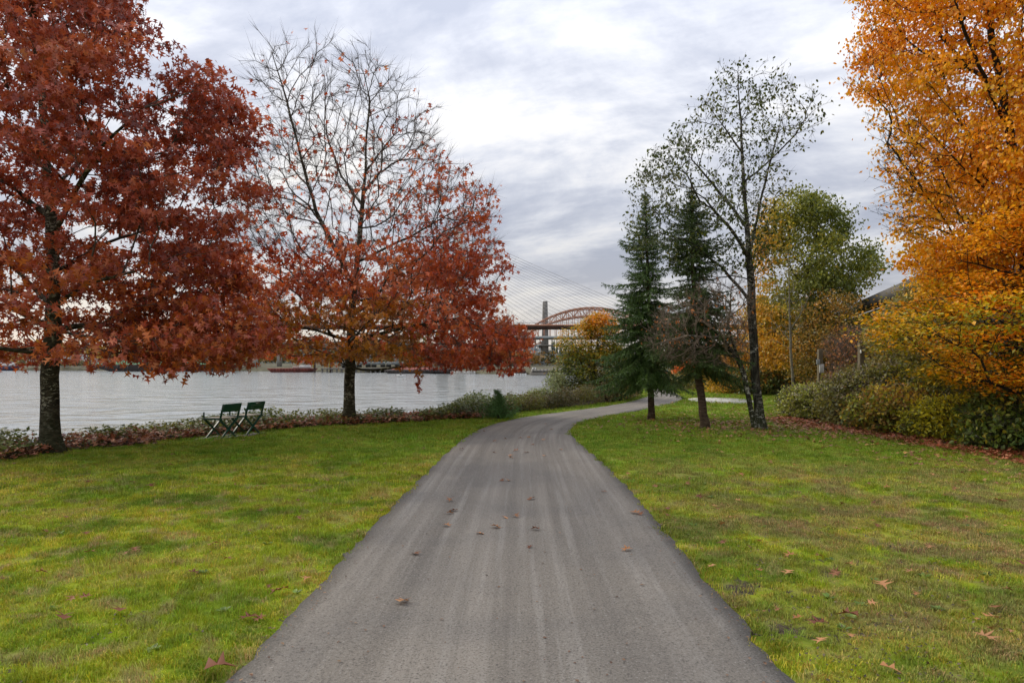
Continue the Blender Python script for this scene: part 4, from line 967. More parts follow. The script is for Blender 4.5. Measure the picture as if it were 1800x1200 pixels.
# ------------------------------------------------------------------ alder with sparse leaves
d = 17.2
poly = [(1300, 80), (1322, 108), (1348, 130), (1400, 160), (1440, 190), (1470, 205), (1432, 240), (1402, 262), (1398, 300), (1372, 350), (1352, 410), (1345, 500), (1260, 520), (1180, 480), (1108, 440), (1095, 385), (1108, 300), (1150, 262), (1208, 205), (1215, 150), (1275, 110)]
T3 = crown(poly, d, 230, 8, (.22, .14), .8, .1, maxw=2.0)
M_tantwig = pmat('tan_twig', (.21, .16, .11), (.11, .08, .06), 9)
skel = [sk([(1337, 757, 0), (1335, 735, 0), (1329, 680, 0), (1326, 620, 0), (1322, 560, 0), (1319, 480, 0), (1313, 400, 0), (1307, 320, 0), (1303, 240, 0), (1298, 160, 0), (1300, 100, 0)], d),
        sk([(1318, 450, 0), (1290, 410, -.4), (1240, 350, -.9), (1180, 312, -1.2), (1125, 302, -1.4)], d), sk([(1313, 400, 0), (1265, 340, .5), (1205, 265, .9), (1195, 235, 1)], d),
        sk([(1318, 455, 0), (1335, 360, .3), (1355, 280, .5), (1378, 190, .6)], d), sk([(1307, 330, 0), (1350, 285, -.5), (1400, 235, -.8), (1455, 207, -.9)], d),
        sk([(1318, 520, 0), (1270, 470, .6), (1200, 420, 1.1), (1120, 400, 1.4)], d), sk([(1305, 280, 0), (1270, 220, -.4), (1240, 180, -.6)], d)]
P_ald = [(.035, .055, .012), (.06, .085, .016), (.10, .115, .02), (.17, .13, .02)]
T3d = crown([(1118, 610), (1150, 545), (1220, 500), (1290, 470), (1325, 520), (1312, 600), (1270, 650), (1180, 640)], 16.6, 150, 5, (.25, .1), .7, 0, maxw=1.0)
lf3a = leafer(T_oval, 5, .13, .092, P_ald, lambda P: .4+.3*sn(P, 2, 1), dens=lambda P: np.where(pty(P, 17.2) > 478, .0, np.where(pty(P, 17.2) > 380, .8, .55)), name='foliage')
lf3b = leafer(T_oval, 2, .10, .085, [(.32, .11, .03), (.42, .17, .05)], lambda P: .5+0*P[:, 0], dens=lambda P: np.where((pty(P, 17) > 470) & (pty(P, 17) < 610), .16, .0), name='orange_leaves')
tree('alder_tree', 'slender alder with a lichen spotted trunk and sparse small green leaves right of the conifers', 'tree', (skel[0][0][0], d, 0), skel, T3, .105, M_alderbark, M_alderbark, lf3a, rt=.0030, w=.25, flare=.75, nshoot=3, shootL=.3, shootr=.0035, thr=.018)

skd = [sk([(1326, 750, -.25), (1316, 700, -.3), (1308, 660, -.35), (1296, 628, -.4), (1268, 592, -.6), (1228, 560, -.8)], d), sk([(1296, 628, -.4), (1280, 570, -.7), (1285, 510, -.9)], d), sk([(1268, 592, -.6), (1210, 590, -1), (1150, 605, -1.2)], d)]
tree('bare_tree', 'small leaning tree of tan dead twigs with a few orange leaves before the right spruce', 'tree', (skd[0][0][0], skd[0][0][1], 0), skd, T3d+np.array([0, -.2, 0]), .062, M_alderbark, M_tantwig, lf3b, rt=.0045, w=.3, flare=.3, nshoot=5, shootL=.38, shootr=.004, thr=.02)

# ------------------------------------------------------------------ spruces
def conifer(label, d, trunk, prof, dens, pal, name='spruce_tree', brush=.17, step=.115, nb=7, low=None, extra=(), bark=None, r0=.12, droop=.75):
    tp = np.array([PXP(px, py, d) for px, py in trunk]); zs_ = tp[:, 2]
    root = empty(name, (tp[0][0], d, 0), label, 'tree')
    n_ = 30; zz_ = np.linspace(-.05, zs_[-1], n_); A = np.c_[np.interp(zz_, zs_, tp[:, 0]), np.full(n_, d), zz_]; A[:, :2] += R.normal(size=(n_, 2))*.008
    par = np.arange(-1, n_-1); rr = r0*(1-.96*np.linspace(0, 1, n_))**.85+.004; cnt = np.ones(n_)*np.arange(n_, 0, -1)
    fl = lambda P: 1+.35*np.exp(-np.clip(P[:, 2], 0, 9)/.12)
    link('trunk', tubes(A, par, rr, cnt, np.ones(n_, bool), fl, 'trunk', bark or M_conbark), root)
    pz = [WZ(p[0], d) for p in prof][::-1]; pl = [p[1]/F*d for p in prof][::-1]; prr = [p[2]/F*d for p in prof][::-1]
    BP, BD, BR, BL = [], [], [], []; LP, LY, LS, LT = [], [], [], []
    z_ = pz[0]+.05; levels = []
    while z_ < pz[-1]: levels.append(z_); z_ += step*R.uniform(.7, 1.3)
    todo = [(z_, R.uniform(0, 2*PI), None) for z_ in levels for _ in range(nb)]+[(WZ(py, d), az, L) for py, az, L in extra]
    for z_, az, LL in todo:
            x0 = np.interp(z_, zs_, tp[:, 0]); c, s = math.cos(az), math.sin(az)
            L = np.interp(z_, pz, prr) if c > 0 else np.interp(z_, pz, pl)
            Lm = (np.interp(z_, pz, prr)+np.interp(z_, pz, pl))/2; L = (abs(c)*L+(1-abs(c))*Lm)*R.uniform(.45, 1.2)
            if LL: L = LL
            if L < .08: L = .08
            bs = .45+.55*min(L/.6, 1); nbef = len(LP)
            tt = np.linspace(0, 1, max(4, int(L/.10))); topf = (z_-pz[0])/(pz[-1]-pz[0])
            up0 = .15+.5*topf; dz = L*(up0*tt-(droop*(1-.6*topf)+.2)*tt**1.6+.28*tt**4)
            pts = np.c_[x0+c*L*tt, d+s*L*tt, z_+dz]
            for i in range(len(pts)-1):
                BP.append(pts[i]); BD.append(pts[i+1]-pts[i]); BR.append(.004+.011*(1-tt[i])*min(L, 1.2)); BL.append(np.linalg.norm(pts[i+1]-pts[i])*1.7)
            fwd = nrm(np.gradient(pts, axis=0)); side = nrm(np.cross(fwd, [0, 0, 1.]))
            for i in range(len(pts)):
                if tt[i] < .12 and L > .5: continue
                for sg_ in (-1, 1):
                    if R.random() > dens*(.92+.12*math.sin(az*3+z_*5)): continue
                    l = (.12+.42*min(L, 1.3)*(1-tt[i]**1.5)*R.uniform(.5, 1.1)); q0 = pts[i].copy(); dirv = nrm(side[i]*sg_*.85+fwd[i]*.75+np.array([0, 0, -.25])+R.normal(size=3)*.15)
                    k = max(1, int(l/(brush*.62)))
                    for j in range(k):
                        LP.append(q0.copy()); LY.append(dirv.copy()); LT.append(R.random()*.5+.5*j/k); q0 = q0+dirv*brush*.62; dirv = nrm(dirv+np.array([0, 0, -.30])+R.normal(size=3)*.08)
                LP.append(pts[i]); LY.append(fwd[i]+np.array([0, 0, .05])); LT.append(.5)
                if R.random() < dens*.8: LP.append(pts[i]); LY.append(np.array([0, 0, -1.])+R.normal(size=3)*.25); LT.append(R.random())
            LS += [bs]*(len(LP)-nbef)
    V_, F_ = shoots(np.array(BP), np.array(BD), np.array(BL), np.array(BR), M_conbark)
    tag(link('branches', mesh_np('branches', V_, [F_], M_conbark), root), kind='stuff')
    P = np.array(LP); n2 = len(P); V_, F_, C_ = scatter(T_brush, P, np.array(LY), rnd(n2), brush*R.uniform(.8, 1.25, n2)*np.array(LS), palette(pal, np.array(LT)*.8+.2*R.random(n2)))
    tag(link('needles', mesh_np('needles', V_, [F_], M_needle, cols=C_), root), kind='stuff')
    return root
P_sp = [(.030, .062, .018), (.058, .11, .030), (.11, .19, .05), (.18, .27, .08)]
P_sp2 = [(.026, .048, .015), (.05, .085, .022), (.09, .14, .035), (.17, .20, .06)]
conifer('left spruce of the pair beside the path, dense down to a thin dark bare stem', 20.2, [(1145, 740), (1144, 660), (1142, 560), (1137, 440), (1133, 325)], [(345, 1, 1), (375, 7, 7), (405, 24, 20), (440, 40, 30), (470, 30, 34), (500, 46, 42), (550, 70, 54), (600, 88, 64), (635, 98, 66), (655, 72, 60), (672, 46, 44)], .95, P_sp, nb=8, extra=[(500, 3.3, 1.3), (560, 2.9, 1.35), (640, 3.3, 1.5)], r0=.095)
conifer('right spruce of the pair with a leaning brown trunk, darker and ragged', 17.2, [(1240, 757), (1231, 690), (1224, 620), (1220, 540), (1217, 440), (1214, 305)], [(330, 1, 1), (355, 12, 10), (385, 34, 28), (430, 60, 44), (465, 44, 46), (490, 30, 44), (530, 52, 60), (580, 70, 74), (620, 78, 82), (640, 68, 78), (655, 50, 66)], .9, P_sp2, nb=7, extra=[(470, 3.0, .95), (640, -.3, .85), (652, -.1, .75)], r0=.105)
conifer('small dark spruce sapling growing among the ivy on the river bank', 20.2, [(876, 737), (876, 708), (875, 682)], [(686, 1, 1), (697, 4, 4), (706, 13, 13), (718, 28, 28), (732, 46, 46)], .95, [(.05, .13, .03), (.09, .20, .05), (.15, .28, .09)], brush=.08, step=.05, nb=12, r0=.03, droop=.1)
conifer('dark fir far behind the alder trunk at the back of the lawn', 44, [(1362, 690), (1362, 545)], [(545, 2, 2), (580, 16, 16), (620, 28, 28), (670, 40, 40)], .8, P_sp2, brush=.3, step=.4, nb=6, r0=.14)

# small conifer twig shoots by the first spruce stem
# ------------------------------------------------------------------ orange trees on the right
d = 15.5
P_or = [(.48, .14, .005), (.62, .22, .007), (.74, .32, .010), (.76, .42, .018), (.62, .44, .03)]
poly = [(1540, -120), (1550, -20), (1532, 95), (1555, 150), (1585, 190), (1570, 260), (1595, 330), (1580, 372), (1625, 430), (1660, 500), (1800, 540), (2060, 500), (2150, 200), (2100, -200), (1900, -480), (1650, -430), (1540, -280)]
poly = [(x-14 if x < 1700 else x, y) for x, y in poly]; T5 = crown(poly, d, 1250, 8, (.26, .18), .85, .3, maxw=3.6)
skel = [sk([(1818, 760, 0), (1815, 600, 0), (1802, 440, 0), (1788, 330, 0), (1770, 200, 0), (1745, 80, 0), (1728, -60, 0), (1720, -300, 0)], d),
        sk([(1795, 380, 0), (1730, 330, -.6), (1660, 260, -1.2), (1600, 190, -1.5)], d), sk([(1800, 430, 0), (1720, 400, .5), (1620, 330, .9), (1545, 230, 1.2)], d), sk([(1800, 470, 0), (1700, 400, -1.2), (1640, 300, -2), (1600, 330, -2.2)], d),
        sk([(1780, 260, 0), (1740, 160, -.7), (1690, 40, -1.2), (1650, -80, -1.4)], d), sk([(1790, 330, 0), (1850, 200, -.6), (1900, 60, -1)], d), sk([(1760, 150, 0), (1700, 120, .9), (1620, 20, 1.4)], d)]
def dens5(P):
    x, y = ptx(P, 15.5), pty(P, 15.5); e = np.clip((x-1520)/90, .12, 1)
    return inv(P, 15.5)*np.where((y > 175) & (y < 420), np.clip((x-1600)/90, .05, 1), np.where(y < 175, np.clip(e*1.3, 0, 1), 1))
l5 = leafer(T_dia, 19, .19, .105, P_or, lambda P: .62+.25*sn(P, 1.1, 3)+.15*sn(P, 3.4, 6)+np.clip((pty(P, 15.5)-200)/500, -.1, .0), dens=dens5)
tree('orange_tree', 'tall orange leaved tree filling the upper right corner', 'tree', (skel[0][0][0], d, 0), skel, np.concatenate([T5, crown([(1510, 175), (1590, 190), (1640, 300), (1640, 430), (1560, 410), (1545, 300)], 15.5, 60, 4, (.2, .15), .6, 0)]), .15, M_beechbark, M_beechbark, lambda *a: l5(*a[:6], 200), rt=.0042, w=.35, nshoot=2, shootL=.4, shootr=.0035)

d = 13.6
P_be = [(.20, .22, .012), (.36, .31, .014), (.64, .38, .014), (.72, .31, .012), (.62, .20, .012), (.76, .42, .018)]
poly = [(1510, 562), (1560, 540), (1640, 510), (1660, 440), (1690, 400), (1760, 370), (2100, 330), (2200, 600), (2000, 740), (1870, 735), (1790, 715), (1700, 692), (1632, 662), (1592, 640), (1655, 622), (1560, 612), (1520, 590), (1560, 572)]
T6 = crown(poly, d, 420, 9, (.38, .06), .8, .3, maxw=3.0)
skel = [sk([(1935, 820, 0), (1930, 700, 0), (1920, 560, 0), (1905, 450, 0), (1890, 380, 0)], d), sk([(1930, 720, 0), (1830, 705, -.6), (1740, 672, -1), (1660, 650, -1.2)], d), sk([(1925, 640, 0), (1820, 620, .6), (1700, 590, 1.1), (1580, 590, 1.2)], d),
        sk([(1922, 600, 0), (1800, 560, -.9), (1680, 520, -1.4), (1560, 540, -1.5)], d), sk([(1915, 520, 0), (1780, 480, .5), (1660, 450, .9)], d), sk([(1928, 690, 0), (1900, 680, -1.4), (1860, 690, -2.2)], d)]
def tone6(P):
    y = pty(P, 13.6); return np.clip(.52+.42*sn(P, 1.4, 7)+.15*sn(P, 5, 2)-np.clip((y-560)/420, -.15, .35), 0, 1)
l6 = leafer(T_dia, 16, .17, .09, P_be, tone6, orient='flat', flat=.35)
tree('beech_tree', 'beech with level layers of orange and yellow green leaves at the right edge', 'tree', (skel[0][0][0], d, 0), skel, T6, .14, M_beechbark, M_beechbark, lambda *a: l6(*a[:6], 200), rt=.0042, w=.35, nshoot=2, shootL=.3, shootr=.0035)

# ------------------------------------------------------------------ smaller trees and bushes
def bush(name, label, cat, d, poly, ncl, per, nleaf, size, pal, tone=None, sig=(.22, .16), lsig=.12, stem=None, r0=.04, T=T_dia, bark=None, depth=.8, orient='rand', nshoot=0, dens=None, maxw=2.5, shell=.45, extra=None, shootL=.3, w=.3):
    pal = np.minimum(np.array(pal)*1.75, .72); Tg = crown(poly, d, ncl, per, sig, depth, shell, maxw=maxw); py_ = np.array(poly); cxp = (py_[:, 0].min()+py_[:, 0].max())/2 if stem is None else stem
    b = PXP(cxp, HY, d); b[2] = float(ground_z(np.array([[b[0], b[1]]]))[0]); Tg = Tg[Tg[:, 2] > b[2]+.02]
    top = PXP(cxp, (py_[:, 1].min()+py_[:, 1].max())/2, d)
    top[2] = max(top[2], b[2]+.15)
    tone = tone or (lambda P: .5+.3*sn(P, 2.2, len(label))+R.normal(size=len(P))*.18)
    lf = leafer(T, nleaf, lsig, size, pal, tone, orient=orient, dens=dens)
    fn = lf if extra is None else combo(lf, extra)
    return tree(name, label, cat, tuple(b), [[b, (b+top)/2, top]], Tg, r0, bark or M_beechbark, bark or M_oaktwig, fn, rt=.0035, w=w, flare=.2, nshoot=nshoot, thr=.016, shootr=.003, shootL=shootL)
P_gr = [(.040, .060, .010), (.085, .10, .012), (.135, .14, .016), (.21, .17, .018), (.32, .17, .018)]
bush('birch_tree', 'broad olive green tree behind the alder with orange patches on its left side', 'tree', 34, [(1322, 420), (1335, 360), (1375, 340), (1435, 328), (1475, 360), (1492, 400), (1480, 430), (1530, 438), (1552, 475), (1500, 510), (1490, 580), (1470, 640), (1410, 660), (1340, 640), (1318, 540)], 250, 12, 14, .155, P_gr,
     lambda P: np.clip(.32+.2*sn(P, .9, 2)+np.clip((1385-ptx(P, 34))/90, 0, .65)+np.clip((pty(P, 34)-520)/300, 0, .4), 0, 1), (.36, .27), .26, r0=.18, T=T_dia, maxw=3, orient='droop', bark=M_beechbark, stem=1425)
bush('gold_tree', 'thin golden olive tree between the birch and the brown thicket', 'tree', 31, [(1400, 560), (1440, 500), (1500, 520), (1530, 570), (1540, 640), (1500, 690), (1400, 690), (1385, 620)], 150, 7, 9, .12, [(.06, .055, .012), (.11, .085, .015), (.20, .11, .015), (.25, .12, .015)], sig=(.35, .3), lsig=.25, r0=.1, nshoot=3)
bush('orange_thicket', 'orange brown young trees behind the alder trunk', 'tree', 37, [(1250, 640), (1285, 560), (1320, 540), (1360, 560), (1400, 590), (1410, 690), (1260, 690)], 150, 7, 8, .14, [(.05, .045, .015), (.13, .065, .015), (.24, .10, .012), (.07, .07, .015)], sig=(.4, .35), lsig=.3, r0=.1, nshoot=3)
bush('brown_thicket', 'bare mauve brown thicket with a few russet leaves between the two wooden posts', 'bush', 25, [(1455, 600), (1490, 570), (1540, 580), (1560, 650), (1550, 700), (1460, 700)], 130, 7, 3, .09, [(.10, .05, .035), (.20, .09, .04), (.34, .14, .03)], sig=(.3, .35), r0=.05, nshoot=9, shootL=.6, maxw=1.4)
bush('yellow_maple', 'bright golden bush behind the leaning spruce', 'bush', 38, [(1240, 640), (1265, 622), (1300, 620), (1330, 640), (1345, 680), (1300, 695), (1240, 690)], 110, 7, 10, .13, [(.12, .11, .012), (.34, .20, .015), (.46, .24, .02)], sig=(.3, .25), lsig=.22, r0=.06)
bush('laurel_bush', 'dark green bush with scattered orange leaves behind the alder', 'bush', 36, [(1285, 650), (1330, 640), (1395, 648), (1420, 665), (1415, 695), (1290, 697)], 130, 7, 9, .14, [(.02, .035, .012), (.05, .075, .02), (.10, .11, .03), (.30, .16, .03)], sig=(.3, .2), lsig=.2, r0=.05)
bush('red_maple', 'small red orange bush at the far bend of the path', 'bush', 48, [(1180, 640), (1200, 628), (1240, 632), (1250, 660), (1185, 665)], 60, 7, 9, .15, [(.22, .06, .015), (.36, .10, .015), (.42, .15, .02)], sig=(.3, .2), lsig=.2, r0=.05)
bush('back_bush', 'russet low hedge at the very end of the path', 'bush', 54, [(1140, 665), (1150, 655), (1185, 655), (1190, 668), (1150, 671)], 60, 6, 8, .15, [(.08, .05, .03), (.18, .08, .04)], sig=(.3, .15), lsig=.2, r0=.05)
for i, (px, top, d_, pal, lb) in enumerate(((1600, 520, 34, [(.05, .06, .02), (.13, .11, .02), (.24, .14, .02)], 'olive tree mass seen below the viaduct'), (1240, 600, 58, [(.05, .06, .025), (.10, .09, .03), (.25, .14, .03)], 'olive brown tree far behind the spruces'), (1330, 575, 62, [(.03, .045, .02), (.06, .07, .03)], 'dark green tree far behind the alder'), (1500, 560, 52, [(.06, .06, .03), (.14, .10, .03)], 'dull brown tree far behind the wooden posts'), (1700, 540, 30, [(.04, .05, .015), (.10, .10, .02), (.2, .13, .02)], 'shadowy olive tree behind the beech'), (1850, 560, 24, [(.03, .045, .012), (.08, .09, .015)], 'deep green tree behind the beech at the frame edge'))):
    hw = 75 if d_ > 40 else 110
    bush('background_tree', lb, 'tree', d_, [(px-hw, 690), (px-hw*.9, 620), (px-hw*.4, top+15), (px, top), (px+hw*.5, top+12), (px+hw, 620), (px+hw, 690)], 150, 7, 8, .0045*d_ if d_ > 40 else .15, pal, sig=(.45, .4), lsig=.35, r0=.12, maxw=2.5)
# yellow tree by the river
P_y = [(.025, .040, .008), (.06, .08, .008), (.12, .115, .008), (.27, .16, .010), (.36, .14, .009)]
bush('yellow_tree', 'rounded yellow and orange tree on the bank at the bend of the path', 'tree', 30.5, [(1040, 552), (1062, 548), (1085, 572), (1092, 610), (1118, 640), (1120, 672), (1090, 700), (1040, 704), (1000, 700), (972, 690), (970, 655), (982, 625), (976, 600), (992, 575), (1020, 570)], 300, 8, 10, .115, P_y,
     lambda P: np.clip(.22+.28*sn(P, 1.9, 2)+np.clip((640-pty(P, 30.5))/150, -.2, .45)+.25*(R.random(len(P)) < .3), 0, 1), (.26, .16), .17, r0=.10, T=T_oval, orient='flat', stem=1045)
bush('willow_bush', 'small pale grey green willow bush at the water edge left of the yellow tree', 'bush', 29, [(962, 690), (958, 665), (975, 652), (992, 660), (990, 700)], 40, 6, 6, .09, [(.10, .13, .06), (.17, .19, .09)], sig=(.15, .2), r0=.03, nshoot=3)
bush('dry_stalk_bush', 'tan and yellow leaved stalky bush at the right end of the river hedge', 'bush', 29.5, [(1060, 672), (1080, 655), (1115, 662), (1120, 690), (1100, 700), (1060, 704)], 90, 6, 6, .07, [(.12, .08, .04), (.20, .14, .05), (.30, .25, .03), (.10, .10, .03)], sig=(.2, .2), r0=.03, nshoot=6, shootL=.45)

# right hand shrub border
P_b1 = [(.06, .075, .015), (.13, .15, .022), (.22, .24, .04), (.28, .24, .06)]
P_cream = [(.33, .30, .22), (.46, .43, .34)]
def fluff(n_, frac, pal=P_cream, size=.05, lim=None):
    return leafer(T_dia, n_, .07, size, pal, lambda P: .5+0*P[:, 0], orient='rand', dens=lambda P: frac*(.5+.7*sn(P, 2.3, 5)) if lim is None else frac*(.5+.7*sn(P, 2.3, 5))*lim(P), name='seed_heads')
bush('clematis_mound', 'rounded yellow green mound dotted with cream seed heads at the near end of the border', 'bush', 20.6, [(1372, 722), (1376, 698), (1395, 680), (1425, 674), (1460, 672), (1500, 690), (1505, 730), (1470, 752), (1400, 742)], 200, 8, 7, .095, P_b1, sig=(.16, .13), lsig=.11, r0=.04, extra=fluff(12, .55, size=.06), nshoot=4, shootL=.4)
bush('clematis_thicket', 'taller sprawling bush hung with cream seed heads around the first wooden post', 'bush', 18.4, [(1448, 700), (1462, 665), (1500, 648), (1560, 640), (1610, 660), (1615, 720), (1600, 758), (1500, 752), (1450, 742)], 230, 8, 6, .10, [(.045, .05, .015), (.09, .095, .02), (.15, .14, .03), (.16, .10, .04)], sig=(.18, .15), lsig=.12, r0=.04, extra=fluff(12, .55, size=.06, lim=lambda P: pty(P, 18.4) < 700), nshoot=4, shootL=.4)
bush('clematis_drape', 'grey green clematis curtain with pale seed heads climbing towards the viaduct', 'bush', 18.8, [(1535, 640), (1530, 590), (1560, 545), (1590, 505), (1640, 468), (1700, 470), (1720, 560), (1700, 660), (1560, 680)], 260, 8, 6, .10, [(.07, .085, .02), (.13, .14, .03), (.19, .17, .05), (.22, .14, .03)], sig=(.2, .2), lsig=.14, r0=.05, extra=fluff(11, .55, size=.06), nshoot=3)
bush('hazel_bush', 'mixed olive and brown bush in the middle of the border', 'bush', 16.6, [(1500, 752), (1500, 700), (1540, 680), (1610, 672), (1650, 690), (1655, 772), (1590, 766)], 210, 8, 6, .10, [(.03, .045, .010), (.08, .10, .015), (.17, .18, .02), (.20, .10, .03), (.34, .26, .02)], sig=(.16, .14), lsig=.12, r0=.04, nshoot=3)
bush('spirea_bush', 'bright yellow leaved low bush in front of the beech', 'bush', 14.9, [(1598, 766), (1605, 725), (1640, 700), (1690, 695), (1735, 720), (1745, 784), (1680, 780)], 210, 8, 7, .085, [(.06, .08, .012), (.16, .17, .015), (.33, .30, .015), (.38, .33, .02)], sig=(.14, .12), lsig=.10, r0=.03, nshoot=3, T=T_oval)
bush('bramble_bush', 'dark green bramble with a few orange leaves at the right edge of the border', 'bush', 13.2, [(1700, 785), (1705, 725), (1745, 692), (1830, 680), (1880, 700), (1880, 800), (1780, 800)], 230, 8, 6, .11, [(.028, .045, .010), (.05, .08, .014), (.09, .115, .016), (.24, .19, .015)], sig=(.16, .13), lsig=.13, r0=.04, nshoot=5, T=T_oval)
bush('bramble_bush', 'dark bramble just outside the right edge beside the beech trunk', 'bush', 11.6, [(1830, 810), (1835, 730), (1900, 690), (2000, 700), (2030, 830), (1900, 830)], 120, 7, 6, .085, [(.022, .045, .015), (.04, .08, .02), (.08, .115, .02)], sig=(.16, .13), lsig=.11, r0=.04)
bush('understorey_bush', 'shadowy olive bushes filling the gap under the beech', 'bush', 16.4, [(1600, 730), (1600, 660), (1660, 620), (1800, 610), (1960, 620), (1980, 740), (1800, 760)], 260, 8, 8, .085, [(.02, .03, .01), (.05, .06, .012), (.11, .11, .015), (.22, .15, .02)], sig=(.22, .18), lsig=.14, r0=.05)
bush('understorey_bush', 'dark bushes behind the hazel and clematis', 'bush', 22, [(1480, 700), (1500, 640), (1600, 610), (1720, 600), (1740, 720), (1500, 735)], 200, 8, 7, .11, [(.025, .03, .012), (.07, .07, .02), (.16, .11, .03)], sig=(.25, .2), lsig=.18, r0=.05)
# pale bare sapling
d = 24
sk_ = [sk([(1396, 722, 0), (1393, 660, 0), (1390, 600, 0), (1388, 560, 0), (1387, 500, 0), (1386, 450, 0)], d), sk([(1390, 600, 0), (1368, 575, .2), (1345, 548, .4)], d), sk([(1389, 585, 0), (1408, 550, -.2), (1425, 515, -.4)], d), sk([(1388, 560, 0), (1380, 510, .2), (1372, 470, .3)], d), sk([(1391, 640, 0), (1365, 625, -.3), (1342, 600, -.4)], d)]
Tp = crown([(1340, 600), (1350, 540), (1370, 450), (1390, 430), (1405, 470), (1430, 510), (1425, 560), (1400, 590), (1370, 610)], d, 60, 3, (.2, .2), .7, 0)
tree('bare_sapling', 'pale barked leafless sapling behind the clematis mound', 'tree', (sk_[0][0][0], d, 0), sk_, Tp, .045, M_palebark, M_palebark, None, rt=.004, w=.3, flare=.2, nshoot=2, shootL=.4, shootr=.0035)

# clipped hedges
def hedge(name, label, line, w0, h_fn, n_, size, pal, stems=600, T=T_dia, group=None, roundn=.5):
    L = np.array(line, float); s = np.concatenate([[0], np.cumsum(np.linalg.norm(np.diff(L, axis=0), axis=1))])
    t = R.random(n_)*s[-1]; c = np.c_[np.interp(t, s, L[:, 0]), np.interp(t, s, L[:, 1])]
    c2 = np.c_[np.interp(t+.1, s, L[:, 0]), np.interp(t+.1, s, L[:, 1])]; c1 = np.c_[np.interp(t-.1, s, L[:, 0]), np.interp(t-.1, s, L[:, 1])]
    tn = nrm(c2-c1+1e-6); nn_ = np.c_[tn[:, 1], -tn[:, 0]]
    a = R.uniform(0, PI, n_); rr = 1-np.abs(R.normal(size=n_))*.18; bmp = 1+.13*np.sin(t*3.1)+.10*np.sin(t*7.7+1)+.07*np.sin(t*15)
    cx_ = np.sign(np.cos(a))*np.abs(np.cos(a))**roundn; cz_ = np.sin(a)**roundn*R.random(n_)**.3; h = h_fn(t/s[-1])
    endf = np.clip(np.minimum(t, s[-1]-t)/.35, .25, 1)**.5
    g0 = ground_z(c)
    P = np.c_[c+nn_*(cx_*rr*w0/2*bmp*endf)[:, None], g0+(cz_*rr*bmp*endf)*(h-g0)+0*h]
    P += R.normal(size=P.shape)*.03
    tone = .5+.28*sn(P, 1.9, 3)+.2*sn(P, 5.5, 6)+R.normal(size=n_)*.14
    root = empty(name, (L[0][0], L[0][1], 0), label, 'hedge', group)
    V_, F_, C_ = scatter(T, P, rnd(n_), nrm(P-np.c_[c, h*.3])*1.2+rnd(n_)*.9, size*R.uniform(.6, 1.25, n_), palette(np.array(pal)*1.4, tone))
    tag(link('foliage', mesh_np('foliage', V_, [F_], M_leaf, cols=C_), root), kind='stuff')
    k = R.integers(0, n_, stems); dd = P[k]-np.c_[c[k], g0[k]]; V_, F_ = shoots(np.c_[c[k], g0[k]]+dd*.25, dd+R.normal(size=(stems, 3))*.12, np.linalg.norm(dd, axis=1)*R.uniform(.8, 1.0, stems), .004, M_oaktwig)
    tag(link('stems', mesh_np('stems', V_, [F_], M_oaktwig), root), kind='stuff')
    return root
hl = [(GP(*p)[0]-.05, GP(*p)[1]+.66) for p in [(845, 734), (880, 729), (940, 723), (1000, 716), (1060, 709), (1100, 702), (1112, 698)]]
hedge('river_hedge', 'low brownish green hedge along the river side of the path', hl, 1.35, lambda u: np.interp(u, [0, .12, .3, .6, 1], [.30, .52, .66, .82, .95]), 30000, .062, [(.018, .022, .010), (.045, .050, .015), (.085, .060, .028), (.075, .085, .018), (.12, .12, .025)], 1200)
hl = [GP(1172, 679.5), GP(1180, 684.5), GP(1205, 687.5), GP(1260, 689), GP(1310, 689.5), GP(1380, 690.5)]
hl = [(x+.25, y+1.4) for x, y in hl]
hedge('clipped_hedge', 'clipped olive hedge behind the leaning spruce at the back of the lawn', hl, 2.2, lambda u: 0*u+.98, 16000, .11, [(.04, .045, .012), (.085, .085, .015), (.15, .13, .02), (.12, .08, .03)], 800)

# ------------------------------------------------------------------ river bank cover and leaf litter
def along(line, n_, o0, o1, y0=None):
    L = np.array(line, float); s = np.concatenate([[0], np.cumsum(np.linalg.norm(np.diff(L, axis=0), axis=1))]); t = R.random(n_)*s[-1]
    c = np.c_[np.interp(t, s, L[:, 0]), np.interp(t, s, L[:, 1])]; c2 = np.c_[np.interp(t+.2, s, L[:, 0]), np.interp(t+.2, s, L[:, 1])]; tn = nrm(c2-c+1e-9)
    return c+np.c_[-tn[:, 1], tn[:, 0]]*R.uniform(o0, o1, (n_, 1)), t/s[-1]
bl = [(-13, 9.0)]+bank[3:15]
C, u = along(bl, 8000, .12, 1.9); off_ = bank_sd(C); px = C[:, 0]/C[:, 1]*F+CX
hb = np.interp(px, [-200, 40, 100, 300, 420, 560, 640, 720, 800, 870], [.20, .15, .02, .07, .22, .17, .04, .16, .28, .42])*(.65+.75*sn(np.c_[C, C[:, :1]], 1.7, 2)+.35*sn(np.c_[C, C[:, :1]], 6, 1))
keep = (off_ > .1) & (hb > .02) & (R.random(len(C)) < np.interp(px, [0, 60, 130, 300, 420, 640, 760, 860], [.6, .45, .3, .5, .8, .5, .95, 1])); C, hb, off_, px = C[keep], hb[keep], off_[keep], px[keep]
base_ = np.c_[C, np.maximum(ground_z(C)+.05, -.25)]; n_ = len(C)
P = np.repeat(base_, 7, 0); P[:, 2] = P[:, 2]+R.random(len(P))**1.6*np.repeat(np.clip(hb, 0, 1)+np.clip(off_-.1, 0, .45)*.35, 7); P += R.normal(size=P.shape)*np.array([.08, .08, .02])
pal = [(.05, .075, .018), (.09, .13, .025), (.15, .19, .035), (.22, .22, .05)]; N = len(P)
